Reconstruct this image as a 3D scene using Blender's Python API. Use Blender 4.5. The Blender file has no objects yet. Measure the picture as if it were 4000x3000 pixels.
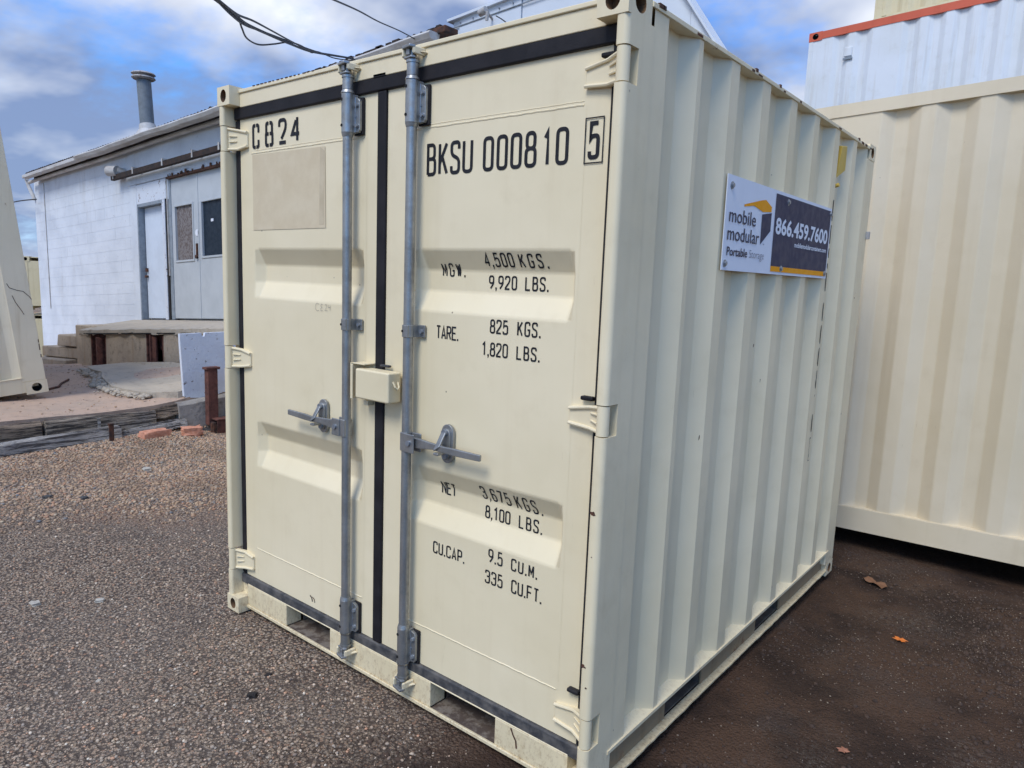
import bpy, bmesh, math, random
import numpy as np
from mathutils import Vector, Matrix
random.seed(7); rng = np.random.default_rng(7)
S = bpy.context.scene
COL = S.collection

# ------------------------------------------------------------------ camera
CP = Vector((2.921, -1.613, 1.526))
RM = ((0.7739, 0.6321, 0.0373), (0.1193, -0.0879, -0.9890), (-0.6218, 0.7699, -0.1434))
cam = bpy.data.cameras.new('camera'); camo = bpy.data.objects.new('camera', cam); COL.objects.link(camo)
xr = Vector(RM[0]); yr = -Vector(RM[1]); zr = -Vector(RM[2])
xr.normalize(); zr = (zr - xr * zr.dot(xr)).normalized(); yr = zr.cross(xr)
m4 = Matrix((xr, yr, zr)).transposed().to_4x4(); m4.translation = CP
camo.matrix_world = m4
cam.sensor_width = 36; cam.lens = 2803.8 / 4000 * 36
cam.clip_start = 0.05; cam.clip_end = 2000
S.camera = camo
# ------------------------------------------------------------------ light
SUN_EL, SUN_AZ = math.radians(52), math.radians(173)   # azimuth from +Y towards +X
W = bpy.data.worlds.new("World"); S.world = W; W.use_nodes = True
nt = W.node_tree; nt.nodes.clear()
def N(t, **k):
    n = nt.nodes.new(t)
    for a, b in k.items(): setattr(n, a, b)
    return n
def lk(a, b): nt.links.new(a, b)
out = N('ShaderNodeOutputWorld')
sky = N('ShaderNodeTexSky'); sky.sky_type = 'NISHITA'; sky.sun_disc = False
sky.sun_elevation = SUN_EL; sky.sun_rotation = SUN_AZ; sky.air_density = 1.0; sky.dust_density = 0.6; sky.ozone_density = 2.5
bg1 = N('ShaderNodeBackground'); bg1.inputs[1].default_value = 0.13
hsv = N('ShaderNodeHueSaturation'); hsv.inputs['Saturation'].default_value = 1.35
tmp_mix = N('ShaderNodeMix', data_type='RGBA'); tmp_mix.inputs[0].default_value = 0.5; tmp_mix.inputs[7].default_value = (3.6, 5.0, 6.9, 1)
tint = N('ShaderNodeMix', data_type='RGBA', blend_type='MULTIPLY'); tint.inputs[0].default_value = 1.0; tint.inputs[7].default_value = (0.50, 0.92, 1.28, 1)
lk(sky.outputs[0], hsv.inputs['Color']); lk(hsv.outputs[0], tint.inputs[6]); lk(tint.outputs[2], tmp_mix.inputs[6]); lk(tmp_mix.outputs[2], bg1.inputs[0])
tc = N('ShaderNodeTexCoord'); sep = N('ShaderNodeSeparateXYZ'); lk(tc.outputs['Generated'], sep.inputs[0])
mx = N('ShaderNodeMath', operation='MAXIMUM'); mx.inputs[1].default_value = 0.0; lk(sep.outputs[2], mx.inputs[0])
hzr = N('ShaderNodeMapRange'); hzr.interpolation_type = 'SMOOTHSTEP'; hzr.inputs[1].default_value = 0.0; hzr.inputs[2].default_value = 0.22; hzr.inputs[3].default_value = 0.8; hzr.inputs[4].default_value = 0.0
lk(mx.outputs[0], hzr.inputs[0]); lk(hzr.outputs[0], tmp_mix.inputs[0])
ad = N('ShaderNodeMath', operation='ADD'); ad.inputs[1].default_value = 0.30; lk(mx.outputs[0], ad.inputs[0])
dx = N('ShaderNodeMath', operation='DIVIDE'); lk(sep.outputs[0], dx.inputs[0]); lk(ad.outputs[0], dx.inputs[1])
dy = N('ShaderNodeMath', operation='DIVIDE'); lk(sep.outputs[1], dy.inputs[0]); lk(ad.outputs[0], dy.inputs[1])
cmb = N('ShaderNodeCombineXYZ'); lk(dx.outputs[0], cmb.inputs[0]); lk(dy.outputs[0], cmb.inputs[1])
mp = N('ShaderNodeMapping'); mp.inputs['Location'].default_value = (-7.37, 6.16, 2.1); mp.inputs['Scale'].default_value = (1.05, 1.05, 1)
lk(cmb.outputs[0], mp.inputs[0])
nz = N('ShaderNodeTexNoise'); nz.inputs['Scale'].default_value = 1.0; nz.inputs['Detail'].default_value = 7; nz.inputs['Roughness'].default_value = 0.60
nz.inputs['Distortion'].default_value = 0.12; lk(mp.outputs[0], nz.inputs['Vector'])
nzw = N('ShaderNodeTexNoise'); nzw.inputs['Scale'].default_value = 0.33; nzw.inputs['Detail'].default_value = 2; lk(mp.outputs[0], nzw.inputs['Vector'])
# coverage: noise with a broad clear band, as the cloud field really lies
dotn = N('ShaderNodeVectorMath', operation='DOT_PRODUCT'); dotn.inputs[1].default_value = (-0.52, 0.85, 0.0); lk(tc.outputs['Generated'], dotn.inputs[0])
cl = N('ShaderNodeMapRange'); cl.inputs[1].default_value = 0.40; cl.inputs[2].default_value = 0.60; lk(nz.outputs[0], cl.inputs[0])
mixn = N('ShaderNodeMath', operation='MULTIPLY_ADD'); mixn.inputs[1].default_value = 0.55; lk(nzw.outputs[0], mixn.inputs[0])
hz = N('ShaderNodeMath', operation='MULTIPLY'); hz.inputs[1].default_value = 0.5; lk(nz.outputs[0], hz.inputs[0]); lk(hz.outputs[0], mixn.inputs[2])
covr = N('ShaderNodeMapRange'); covr.interpolation_type = 'SMOOTHSTEP'
covr.inputs[1].default_value = 0.435; covr.inputs[2].default_value = 0.535; lk(mixn.outputs[0], covr.inputs[0])
ns = N('ShaderNodeTexNoise'); ns.inputs['Scale'].default_value = 1.7; ns.inputs['Detail'].default_value = 5; ns.inputs['Distortion'].default_value = 0.15
mp2 = N('ShaderNodeMapping'); mp2.inputs['Location'].default_value = (1.81, -5.17, 0); lk(cmb.outputs[0], mp2.inputs[0]); lk(mp2.outputs[0], ns.inputs['Vector'])
crp = N('ShaderNodeValToRGB'); lk(ns.outputs[0], crp.inputs[0])
crp.color_ramp.elements[0].position = 0.42; crp.color_ramp.elements[0].color = (0.15, 0.20, 0.33, 1)
crp.color_ramp.elements[1].position = 0.64; crp.color_ramp.elements[1].color = (0.61, 0.625, 0.65, 1)
bg2 = N('ShaderNodeBackground'); bg2.inputs[1].default_value = 1.0; lk(crp.outputs[0], bg2.inputs[0])
cm = N('ShaderNodeMath', operation='MULTIPLY'); cm.inputs[1].default_value = 0.95; lk(covr.outputs[0], cm.inputs[0])
ms = N('ShaderNodeMixShader'); lk(cm.outputs[0], ms.inputs[0]); lk(bg1.outputs[0], ms.inputs[1]); lk(bg2.outputs[0], ms.inputs[2])
lk(ms.outputs[0], out.inputs[0])
sl = bpy.data.lights.new('sun', 'SUN'); sl.energy = 1.5; sl.angle = math.radians(24); sl.color = (1.0, 0.955, 0.88)
so = bpy.data.objects.new('sun', sl); COL.objects.link(so)
sd = Vector((math.sin(SUN_AZ) * math.cos(SUN_EL), math.cos(SUN_AZ) * math.cos(SUN_EL), math.sin(SUN_EL)))
so.rotation_euler = sd.to_track_quat('Z', 'Y').to_euler()
S.view_settings.view_transform = 'Standard'; S.view_settings.look = 'None'; S.view_settings.gamma = 1
S.view_settings.exposure = 0.76
try: S.view_settings.use_curve_mapping = False
except Exception: pass

# ------------------------------------------------------------------ materials
MAT = {}
class MT:
    def __init__(s, name):
        s.m = bpy.data.materials.new(name); s.m.use_nodes = True; s.t = s.m.node_tree
        s.b = s.t.nodes['Principled BSDF']; MAT[name] = s.m
        s.co = s.n('ShaderNodeTexCoord').outputs['Object']; s.h = None
    def n(s, t, **k):
        n = s.t.nodes.new(t)
        for a, b in k.items(): setattr(n, a, b)
        return n
    def l(s, a, b): s.t.links.new(a, b)
    def noise(s, scale, detail=4, rough=0.55, vec=None, stretch=None, out=0, dist=0.0):
        n = s.n('ShaderNodeTexNoise'); n.inputs['Scale'].default_value = scale; n.inputs['Detail'].default_value = detail
        n.inputs['Roughness'].default_value = rough; n.inputs['Distortion'].default_value = dist
        v = vec or s.co
        if stretch:
            m = s.n('ShaderNodeMapping'); m.inputs['Scale'].default_value = stretch; s.l(v, m.inputs[0]); v = m.outputs[0]
        s.l(v, n.inputs['Vector']); return n.outputs[out]
    def voro(s, scale, feature='F1', out='Distance', vec=None, rnd=1.0):
        n = s.n('ShaderNodeTexVoronoi', feature=feature); n.inputs['Scale'].default_value = scale
        n.inputs['Randomness'].default_value = rnd
        s.l(vec or s.co, n.inputs['Vector']); return n.outputs[out]
    def rng(s, v, a, b, c=0.0, d=1.0, smooth=True):
        n = s.n('ShaderNodeMapRange'); n.clamp = True
        if smooth: n.interpolation_type = 'SMOOTHSTEP'
        for i, x in enumerate((a, b, c, d)): n.inputs[i + 1].default_value = x
        s.l(v, n.inputs[0]); return n.outputs[0]
    def math(s, op, a, b=None):
        n = s.n('ShaderNodeMath', operation=op)
        for i, x in enumerate((a, b)):
            if x is None: continue
            if isinstance(x, (int, float)): n.inputs[i].default_value = x
            else: s.l(x, n.inputs[i])
        return n.outputs[0]
    def mix(s, f, a, b, mode='MIX'):
        n = s.n('ShaderNodeMix', data_type='RGBA', blend_type=mode)
        for i, x in ((0, f), (6, a), (7, b)):
            if isinstance(x, (int, float)): n.inputs[i].default_value = x
            elif isinstance(x, tuple): n.inputs[i].default_value = (*x, 1)
            else: s.l(x, n.inputs[i])
        return n.outputs[2]
    def ramp(s, v, stops):
        n = s.n('ShaderNodeValToRGB'); e = n.color_ramp.elements
        while len(e) < len(stops): e.new(0.5)
        for i, (p, c) in enumerate(stops): e[i].position = p; e[i].color = (*c, 1)
        s.l(v, n.inputs[0]); return n.outputs[0]
    def pos(s, i):
        g = s.n('ShaderNodeNewGeometry'); x = s.n('ShaderNodeSeparateXYZ'); s.l(g.outputs['Position'], x.inputs[0]); return x.outputs[i]
    def base(s, v):
        if isinstance(v, tuple): s.b.inputs['Base Color'].default_value = (*v, 1)
        else: s.l(v, s.b.inputs['Base Color'])
    def rough(s, v):
        if isinstance(v, (int, float)): s.b.inputs['Roughness'].default_value = v
        else: s.l(v, s.b.inputs['Roughness'])
    def bump(s, v, strength, dist=0.01):
        n = s.n('ShaderNodeBump'); n.inputs['Strength'].default_value = strength; n.inputs['Distance'].default_value = dist
        s.l(v, n.inputs['Height'])
        if s.h: s.l(s.h, n.inputs['Normal'])
        s.h = n.outputs[0]; s.l(s.h, s.b.inputs['Normal'])

def paint(name, base, dirt=0.35, rust=0.0, rough=0.42, dent=0.45, lowdirt=False, streak=0.0):
    t = MT(name)
    c = t.mix(t.rng(t.noise(1.3, 5), 0.35, 0.7), base, tuple(x * y for x, y in zip(base, (0.93, 0.92, 0.88))))
    c = t.mix(t.math('MULTIPLY', t.rng(t.noise(7, 8, 0.65), 0.52, 0.75), dirt), c, tuple(a * b for a, b in zip(base, (0.72, 0.68, 0.60))))
    if streak:
        c = t.mix(t.math('MULTIPLY', t.rng(t.noise(16, 6, 0.6, stretch=(1, 1, 0.06)), 0.5, 0.78), streak), c, tuple(a * b for a, b in zip(base, (0.62, 0.52, 0.38))))
    if lowdirt:
        z = t.rng(t.pos(2), 0.02, 0.24, 1.0, 0.0)
        g = t.math('MULTIPLY', z, t.rng(t.noise(85, 8, 0.8, stretch=(1, 1, 0.6)), 0.46, 0.70))
        c = t.mix(t.math('MULTIPLY', g, 0.85), c, (0.30, 0.185, 0.09))
    sc_ = t.math('MULTIPLY', t.rng(t.noise(60, 4, 0.7, stretch=(1, 1, 0.12)), 0.66, 0.70), t.rng(t.noise(2.6, 3), 0.52, 0.62))
    c = t.mix(t.math('MULTIPLY', sc_, 0.30), c, tuple(a * b for a, b in zip(base, (0.62, 0.58, 0.50))))
    # tiny dark specks
    sp = t.rng(t.voro(9.0), 0.040, 0.015); gate = t.rng(t.noise(3.1, 2), 0.50, 0.55)
    c = t.mix(t.math('MULTIPLY', t.math('MULTIPLY', sp, gate), 0.85), c, (0.10, 0.065, 0.04))
    if rust:
        r = t.math('MULTIPLY', t.rng(t.noise(9, 8, 0.72), 0.72 - rust * 0.16, 0.75 - rust * 0.14), t.rng(t.noise(2.0, 2), 0.45, 0.6))
        halo = t.math('MULTIPLY', t.rng(t.noise(9, 8, 0.72), 0.66 - rust * 0.16, 0.76 - rust * 0.14), 0.5)
        c = t.mix(t.math('MULTIPLY', halo, t.rng(t.noise(2.0, 2), 0.45, 0.6)), c, (0.42, 0.26, 0.11))
        c = t.mix(r, c, (0.13, 0.055, 0.025))
    t.base(c)
    t.rough(t.rng(t.noise(11, 5), 0.3, 0.7, rough - 0.05, rough + 0.12))
    t.bump(t.noise(2.2, 3, 0.5), dent, 0.02)
    t.bump(t.noise(190, 3, 0.6), 0.05, 0.002)
    return t
CREAM = (0.795, 0.685, 0.465)
paint('cream_paint', CREAM, dirt=0.18, rust=0.0, streak=0.10)
paint('cream_frame', CREAM, dirt=0.30, rust=0.25, lowdirt=True, streak=0.12)
paint('cream_sill', (0.74, 0.63, 0.41), dirt=0.25, rust=0.35, lowdirt=True, streak=0.5)
paint('cream_far', (0.68, 0.585, 0.425), dirt=0.2, streak=0.15, dent=0.4)
paint('cream_left', (0.75, 0.645, 0.46), dirt=0.3, rust=0.3, streak=0.45)
paint('tan_far', (0.62, 0.54, 0.34), dirt=0.4, streak=0.4)
paint('white_far', (0.70, 0.73, 0.76), dirt=0.3, rust=0.1, streak=0.35, dent=0.5)
paint('orange_rail', (0.62, 0.115, 0.055), dirt=0.4, rust=0.2, streak=0.3)
paint('yellow_vent', (0.62, 0.42, 0.08), dirt=0.5, rust=0.3, streak=0.3)
paint('web_dirty', (0.25, 0.19, 0.115), dirt=1.0, rust=0.9, lowdirt=True, streak=0.9, rough=0.7)

def simple(name, col, rough=0.6, metal=0.0, var=0.2, sc=12, bump=0.15, bsc=60, spec=None, col2=None, stretch=None, lo=0.35, hi=0.7):
    t = MT(name)
    c2 = col2 or tuple(x * (1 - var) for x in col)
    t.base(t.mix(t.rng(t.noise(sc, 7, 0.62, stretch=stretch), lo, hi), col, c2))
    t.rough(t.rng(t.noise(sc * 2, 4), 0.3, 0.7, max(rough - 0.08, 0.05), min(rough + 0.1, 1)))
    t.b.inputs['Metallic'].default_value = metal
    if spec is not None: t.b.inputs['Specular IOR Level'].default_value = spec
    if bump: t.bump(t.noise(bsc, 5, 0.65, stretch=stretch), bump, 0.006)
    return t
simple('rubber', (0.011, 0.010, 0.012), 0.6, var=0.4, col2=(0.022, 0.020, 0.022), spec=0.25)
simple('tar_dark', (0.016, 0.013, 0.012), 0.9, col2=(0.05, 0.028, 0.02), sc=20, bump=0.4)
simple('pocket_floor', (0.20, 0.165, 0.13), 0.9, col2=(0.085, 0.06, 0.045), sc=22, bump=0.4, lo=0.42, hi=0.58)  # dirty floor, toned darker to deepen the shade in the front pockets
simple('pocket_shade', (0.07, 0.055, 0.042), 0.9, col2=(0.14, 0.11, 0.08), sc=20, bump=0.4)  # dark colour paints in the unlit inside of the side pockets
simple('rubber_dusty', (0.035, 0.036, 0.040), 0.7, col2=(0.12, 0.11, 0.10), sc=22, bump=0.4)
simple('galvanised', (0.37, 0.375, 0.37), 0.42, 0.75, col2=(0.25, 0.255, 0.25), sc=18, bump=0.12, bsc=90)
simple('bolt_steel', (0.30, 0.33, 0.37), 0.4, 0.6, sc=60)
simple('black_hole', (0.01, 0.008, 0.007), 0.9, bump=0)
simple('casting_inside', (0.10, 0.055, 0.03), 0.9, col2=(0.25, 0.13, 0.05), sc=30)
simple('stencil_black', (0.012, 0.012, 0.015), 0.6, col2=(0.022, 0.022, 0.026), sc=30, bump=0, spec=0.25)
simple('pencil', (0.28, 0.26, 0.22), 0.7, bump=0)
simple('faded_patch', (0.60, 0.49, 0.32), 0.6, col2=(0.66, 0.555, 0.38), sc=11, lo=0.35, hi=0.7, bump=0.1)
simple('patch_edge', (0.50, 0.41, 0.27), 0.7, col2=(0.60, 0.50, 0.34), sc=12, bump=0)
simple('rusty_steel', (0.15, 0.055, 0.038), 0.85, col2=(0.06, 0.024, 0.018), sc=14, bump=0.5)
simple('rusty_dark', (0.035, 0.022, 0.018), 0.9, col2=(0.13, 0.05, 0.025), sc=20, bump=0.5)
simple('sign_white', (0.76, 0.79, 0.85), 0.6, spec=0.2, var=0.03, bump=0)
simple('sign_navy', (0.052, 0.052, 0.090), 0.6, spec=0.2, var=0.05, bump=0)
simple('sign_orange', (0.90, 0.36, 0.01), 0.6, spec=0.2, var=0.03, bump=0)
simple('sign_grey', (0.20, 0.21, 0.26), 0.6, spec=0.2, var=0.03, bump=0)
simple('brick_salmon', (0.64, 0.31, 0.20), 0.9, col2=(0.46, 0.18, 0.10), sc=25, bump=0.8)
simple('grey_door', (0.48, 0.51, 0.53), 0.6, col2=(0.42, 0.45, 0.47), sc=3, bump=0.1)
simple('white_door', (0.62, 0.69, 0.78), 0.5, col2=(0.56, 0.62, 0.70), sc=3, bump=0.1)
simple('jamb_grey', (0.26, 0.30, 0.34), 0.7, col2=(0.20, 0.23, 0.26), sc=12)
simple('dark_glass', (0.018, 0.030, 0.046), 0.45, var=0.2, bump=0, spec=0.15)
simple('grimy_glass', (0.21, 0.19, 0.185), 0.7, col2=(0.11, 0.085, 0.075), sc=30, bump=0.4, lo=0.42, hi=0.62)
simple('wire_black', (0.012, 0.012, 0.014), 0.6, bump=0)
simple('gutter_white', (0.52, 0.51, 0.49), 0.55, col2=(0.36, 0.33, 0.30), sc=9, stretch=(0.3, 1, 1))
simple('pipe_grey', (0.16, 0.185, 0.205), 0.7, col2=(0.13, 0.15, 0.165), sc=8)
simple('cap_grey', (0.38, 0.37, 0.36), 0.6, col2=(0.22, 0.16, 0.13), sc=14, lo=0.5, hi=0.7)
simple('metal_wall', (0.62, 0.67, 0.73), 0.55, col2=(0.56, 0.61, 0.67), sc=3, bump=0.15, bsc=8)
simple('leaf_brown', (0.20, 0.095, 0.045), 0.8, sc=40); simple('leaf_orange', (0.60, 0.16, 0.02), 0.7, sc=40); simple('leaf_pink', (0.33, 0.14, 0.08), 0.8, sc=40)
simple('stone_white', (0.46, 0.42, 0.35), 0.9, sc=40, bump=0.5); simple('stone_blue', (0.07, 0.068, 0.066), 0.9, sc=40, bump=0.5)
simple('soil_clod', (0.072, 0.043, 0.028), 0.95, col2=(0.035, 0.021, 0.015), sc=25, bump=0)
simple('dark_clod', (0.02, 0.016, 0.014), 0.95, sc=40, bump=0.5)

t = MT('painted_block')       # white paint over blockwork, chipped
t.co = t.n('ShaderNodeNewGeometry').outputs['Position']
c = t.mix(t.rng(t.noise(2.0, 6), 0.35, 0.7), (0.66, 0.70, 0.75), (0.57, 0.61, 0.66))
c = t.mix(t.math('MULTIPLY', t.rng(t.noise(14, 8, 0.75), 0.60, 0.66), t.rng(t.noise(1.6, 3), 0.42, 0.62)), c, (0.36, 0.36, 0.36))
zb = t.rng(t.noise(22, 8, 0.75), 0.63, 0.67)
c = t.mix(t.math('MULTIPLY', zb, 0.8), c, (0.30, 0.26, 0.23))
c = t.mix(t.math('MULTIPLY', t.rng(t.noise(3.5, 6, 0.65, stretch=(1, 1, 0.25)), 0.52, 0.75), 0.35), c, (0.40, 0.38, 0.35))
t.base(c); t.rough(0.8); t.bump(t.noise(35, 6, 0.7), 0.35, 0.01)
t = MT('painted_slab')
c = t.mix(t.rng(t.noise(3, 6), 0.35, 0.7), (0.70, 0.73, 0.77), (0.60, 0.63, 0.68))
c = t.mix(t.rng(t.noise(15, 9, 0.80), 0.60, 0.615), c, (0.16, 0.13, 0.11))
t.base(c); t.rough(0.8); t.bump(t.noise(25, 6, 0.7), 0.5, 0.012)
t = MT('peeling_paint')
c = t.mix(t.rng(t.noise(18, 9, 0.8, stretch=(1, 1, 0.6)), 0.585, 0.60), (0.60, 0.64, 0.70), (0.16, 0.11, 0.09))
t.base(c); t.rough(0.85); t.bump(t.noise(30, 6), 0.5, 0.01)

def concrete(name, a, b, dark=(0.16, 0.13, 0.11), stain=0.6, streak=None):
    t = MT(name)
    c = t.mix(t.rng(t.noise(1.7, 7), 0.35, 0.7), a, b)
    c = t.mix(t.math('MULTIPLY', t.rng(t.noise(11, 9, 0.72), 0.5, 0.72), stain), c, dark)
    if streak: c = t.mix(t.math('MULTIPLY', t.rng(t.noise(9, 4, 0.6, stretch=(1, 1, 0.07)), 0.52, 0.72), streak), c, (0.30, 0.20, 0.12))
    c = t.mix(t.math('MULTIPLY', t.rng(t.voro(95), 0.28, 0.1), 0.25), c, (0.42, 0.38, 0.33))
    t.base(c); t.rough(0.92)
    t.bump(t.noise(8, 9, 0.7), 0.6, 0.03); t.bump(t.voro(110), 0.25, 0.004)
concrete('apron_concrete', (0.47, 0.33, 0.24), (0.40, 0.30, 0.23), (0.20, 0.155, 0.125), 0.6)
concrete('slab_concrete', (0.46, 0.39, 0.30), (0.38, 0.33, 0.26), (0.19, 0.16, 0.13), 0.6)
concrete('dock_concrete', (0.46, 0.37, 0.27), (0.36, 0.29, 0.215), (0.12, 0.10, 0.08), 0.7, 0.5)
concrete('curb_concrete', (0.31, 0.28, 0.245), (0.21, 0.185, 0.165), (0.07, 0.06, 0.055), 0.8)

def wood(name, a, b, dark):
    t = MT(name)
    g = t.noise(48, 8, 0.75, stretch=(1, 0.04, 1)); g2 = t.noise(120, 6, 0.7, stretch=(1, 0.03, 1))
    c = t.mix(t.rng(t.noise(3, 5), 0.4, 0.65), a, b)
    c = t.mix(t.rng(g, 0.48, 0.56), c, dark); c = t.mix(t.math('MULTIPLY', t.rng(g2, 0.52, 0.6), 0.7), c, tuple(x * 0.35 for x in dark))
    t.base(c); t.rough(0.95); t.bump(g, 1.0, 0.03); t.bump(g2, 0.8, 0.012)
wood('timber_grey', (0.58, 0.53, 0.47), (0.44, 0.41, 0.375), (0.10, 0.09, 0.085))
wood('timber_brown', (0.36, 0.27, 0.19), (0.26, 0.195, 0.14), (0.05, 0.038, 0.03))
wood('timber_mid', (0.42, 0.34, 0.255), (0.31, 0.275, 0.235), (0.06, 0.05, 0.042))

# ground: exposed aggregate asphalt -> loose gravel (left, far) -> damp soil (right), its dark tone also painting in shade between the containers
t = MT('ground_mix')
X, Y = t.pos(0), t.pos(1)
warp = t.math('MULTIPLY', t.math('SUBTRACT', t.noise(0.9, 5), 0.5), 1.6)
warp2 = t.math('MULTIPLY', t.math('SUBTRACT', t.noise(6.0, 5), 0.5), 0.35)
sidx = t.math('ADD', t.math('ADD', X, warp), warp2)
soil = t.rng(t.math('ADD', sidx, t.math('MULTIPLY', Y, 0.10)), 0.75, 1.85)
grav = t.rng(t.math('ADD', t.math('MULTIPLY', X, -1.0), t.math('MULTIPLY', warp, 0.7)), 1.75, 2.35)
vd = t.voro(84); vc = t.voro(84, out='Color'); vs = t.n('ShaderNodeSeparateColor'); t.l(vc, vs.inputs[0])
vd2 = t.voro(165); vc2 = t.voro(165, out='Color'); vs2 = t.n('ShaderNodeSeparateColor'); t.l(vc2, vs2.inputs[0])
stops = [(0.0, (0.13, 0.10, 0.075)), (0.22, (0.31, 0.225, 0.155)), (0.45, (0.44, 0.325, 0.22)), (0.62, (0.30, 0.255, 0.21)), (0.78, (0.52, 0.40, 0.275)), (0.90, (0.48, 0.26, 0.155)), (1.0, (0.64, 0.56, 0.44))]
peb = t.ramp(vs.outputs[0], stops); peb2 = t.ramp(vs2.outputs[1], stops)
asph = t.mix(t.rng(t.noise(40, 3), 0.42, 0.58), peb, peb2)
gap = t.rng(vd, 0.40, 0.62); gap2 = t.rng(vd2, 0.42, 0.65)
asph = t.mix(t.math('MULTIPLY', t.math('MAXIMUM', gap, t.math('MULTIPLY', gap2, 0.5)), 0.9), asph, (0.055, 0.040, 0.032))
asph = t.mix(t.math('MULTIPLY', t.rng(t.noise(0.8, 6, 0.6), 0.42, 0.68), 0.35), asph, (0.16, 0.135, 0.115))
# cracks
crk = t.rng(t.voro(0.55, feature='DISTANCE_TO_EDGE', vec=t.n('ShaderNodeMixRGB').outputs[0]) if False else t.voro(0.5, feature='DISTANCE_TO_EDGE'), 0.006, 0.0)
asph = t.mix(t.math('MULTIPLY', t.math('MULTIPLY', crk, t.rng(t.noise(2.2, 3), 0.45, 0.6)), 0.6), asph, (0.035, 0.03, 0.03))
gcol = t.mix(t.rng(t.noise(0.9, 4), 0.4, 0.65), (0.40, 0.30, 0.20), (0.32, 0.235, 0.18))
gcol = t.mix(0.55, gcol, t.ramp(vs.outputs[2], [(0.0, (0.12, 0.10, 0.09)), (0.3, (0.26, 0.19, 0.14)), (0.6, (0.38, 0.28, 0.19)), (0.85, (0.46, 0.34, 0.22)), (1.0, (0.5, 0.45, 0.38))]))
gcol = t.mix(t.math('MULTIPLY', gap, 0.75), gcol, (0.075, 0.052, 0.04))
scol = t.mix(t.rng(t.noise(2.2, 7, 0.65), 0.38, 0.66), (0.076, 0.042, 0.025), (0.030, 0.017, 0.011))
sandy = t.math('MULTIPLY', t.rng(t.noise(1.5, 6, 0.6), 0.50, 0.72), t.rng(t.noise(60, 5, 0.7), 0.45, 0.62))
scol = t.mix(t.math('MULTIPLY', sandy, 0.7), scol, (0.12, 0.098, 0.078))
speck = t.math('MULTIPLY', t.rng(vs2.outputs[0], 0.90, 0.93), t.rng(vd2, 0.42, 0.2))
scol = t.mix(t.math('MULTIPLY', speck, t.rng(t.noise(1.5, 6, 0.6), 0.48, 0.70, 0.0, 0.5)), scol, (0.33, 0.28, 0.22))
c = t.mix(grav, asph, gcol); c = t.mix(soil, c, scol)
red = t.math('MULTIPLY', t.rng(t.noise(0.7, 5, 0.6), 0.50, 0.66), t.rng(t.math('MULTIPLY', X, -1.0), 0.8, 2.2))
c = t.mix(t.math('MULTIPLY', red, 0.45), c, (0.36, 0.185, 0.105))
stn = t.math('MULTIPLY', t.rng(t.noise(1.9, 6, 0.62), 0.54, 0.70), 0.45)
c = t.mix(stn, c, (0.075, 0.055, 0.045))
t.base(c); t.rough(t.rng(soil, 0, 1, 0.9, 0.86, False)); t.b.inputs['Specular IOR Level'].default_value = 0.25
hgt = t.math('SUBTRACT', 1.0, t.math('ADD', t.math('MULTIPLY', vd, 1.0), t.math('MULTIPLY', vd2, 0.5)))
t.bump(t.noise(5, 7, 0.65), 0.6, 0.04); t.bump(t.noise(38, 6, 0.7), 0.6, 0.012); t.bump(hgt, 0.75, 0.010)

t = MT('pebble')
g = t.n('ShaderNodeNewGeometry'); ri = g.outputs['Random Per Island']
c = t.ramp(ri, [(0.0, (0.13, 0.105, 0.092)), (0.2, (0.29, 0.21, 0.15)), (0.42, (0.42, 0.31, 0.215)), (0.6, (0.30, 0.255, 0.21)), (0.78, (0.52, 0.40, 0.28)), (0.9, (0.48, 0.26, 0.155)), (1.0, (0.66, 0.58, 0.46))])
t.base(c); t.rough(0.85)
t = MT('gravel')
g = t.n('ShaderNodeNewGeometry'); ri = g.outputs['Random Per Island']
c = t.ramp(ri, [(0.0, (0.15, 0.12, 0.10)), (0.15, (0.27, 0.20, 0.15)), (0.4, (0.40, 0.265, 0.165)), (0.6, (0.46, 0.32, 0.20)), (0.75, (0.40, 0.21, 0.125)), (0.9, (0.52, 0.41, 0.28)), (1.0, (0.16, 0.17, 0.18))])
c = t.mix(t.math('MULTIPLY', t.rng(t.noise(1.6, 5, 0.6), 0.45, 0.65), 0.55), c, (0.19, 0.125, 0.08)); t.base(c); t.rough(0.85)
t = MT('grit')
g = t.n('ShaderNodeNewGeometry'); ri = g.outputs['Random Per Island']
c = t.ramp(ri, [(0.0, (0.06, 0.045, 0.038)), (0.4, (0.10, 0.068, 0.048)), (0.85, (0.18, 0.13, 0.095)), (1.0, (0.32, 0.26, 0.19))])
t.base(c); t.rough(0.85)

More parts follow.
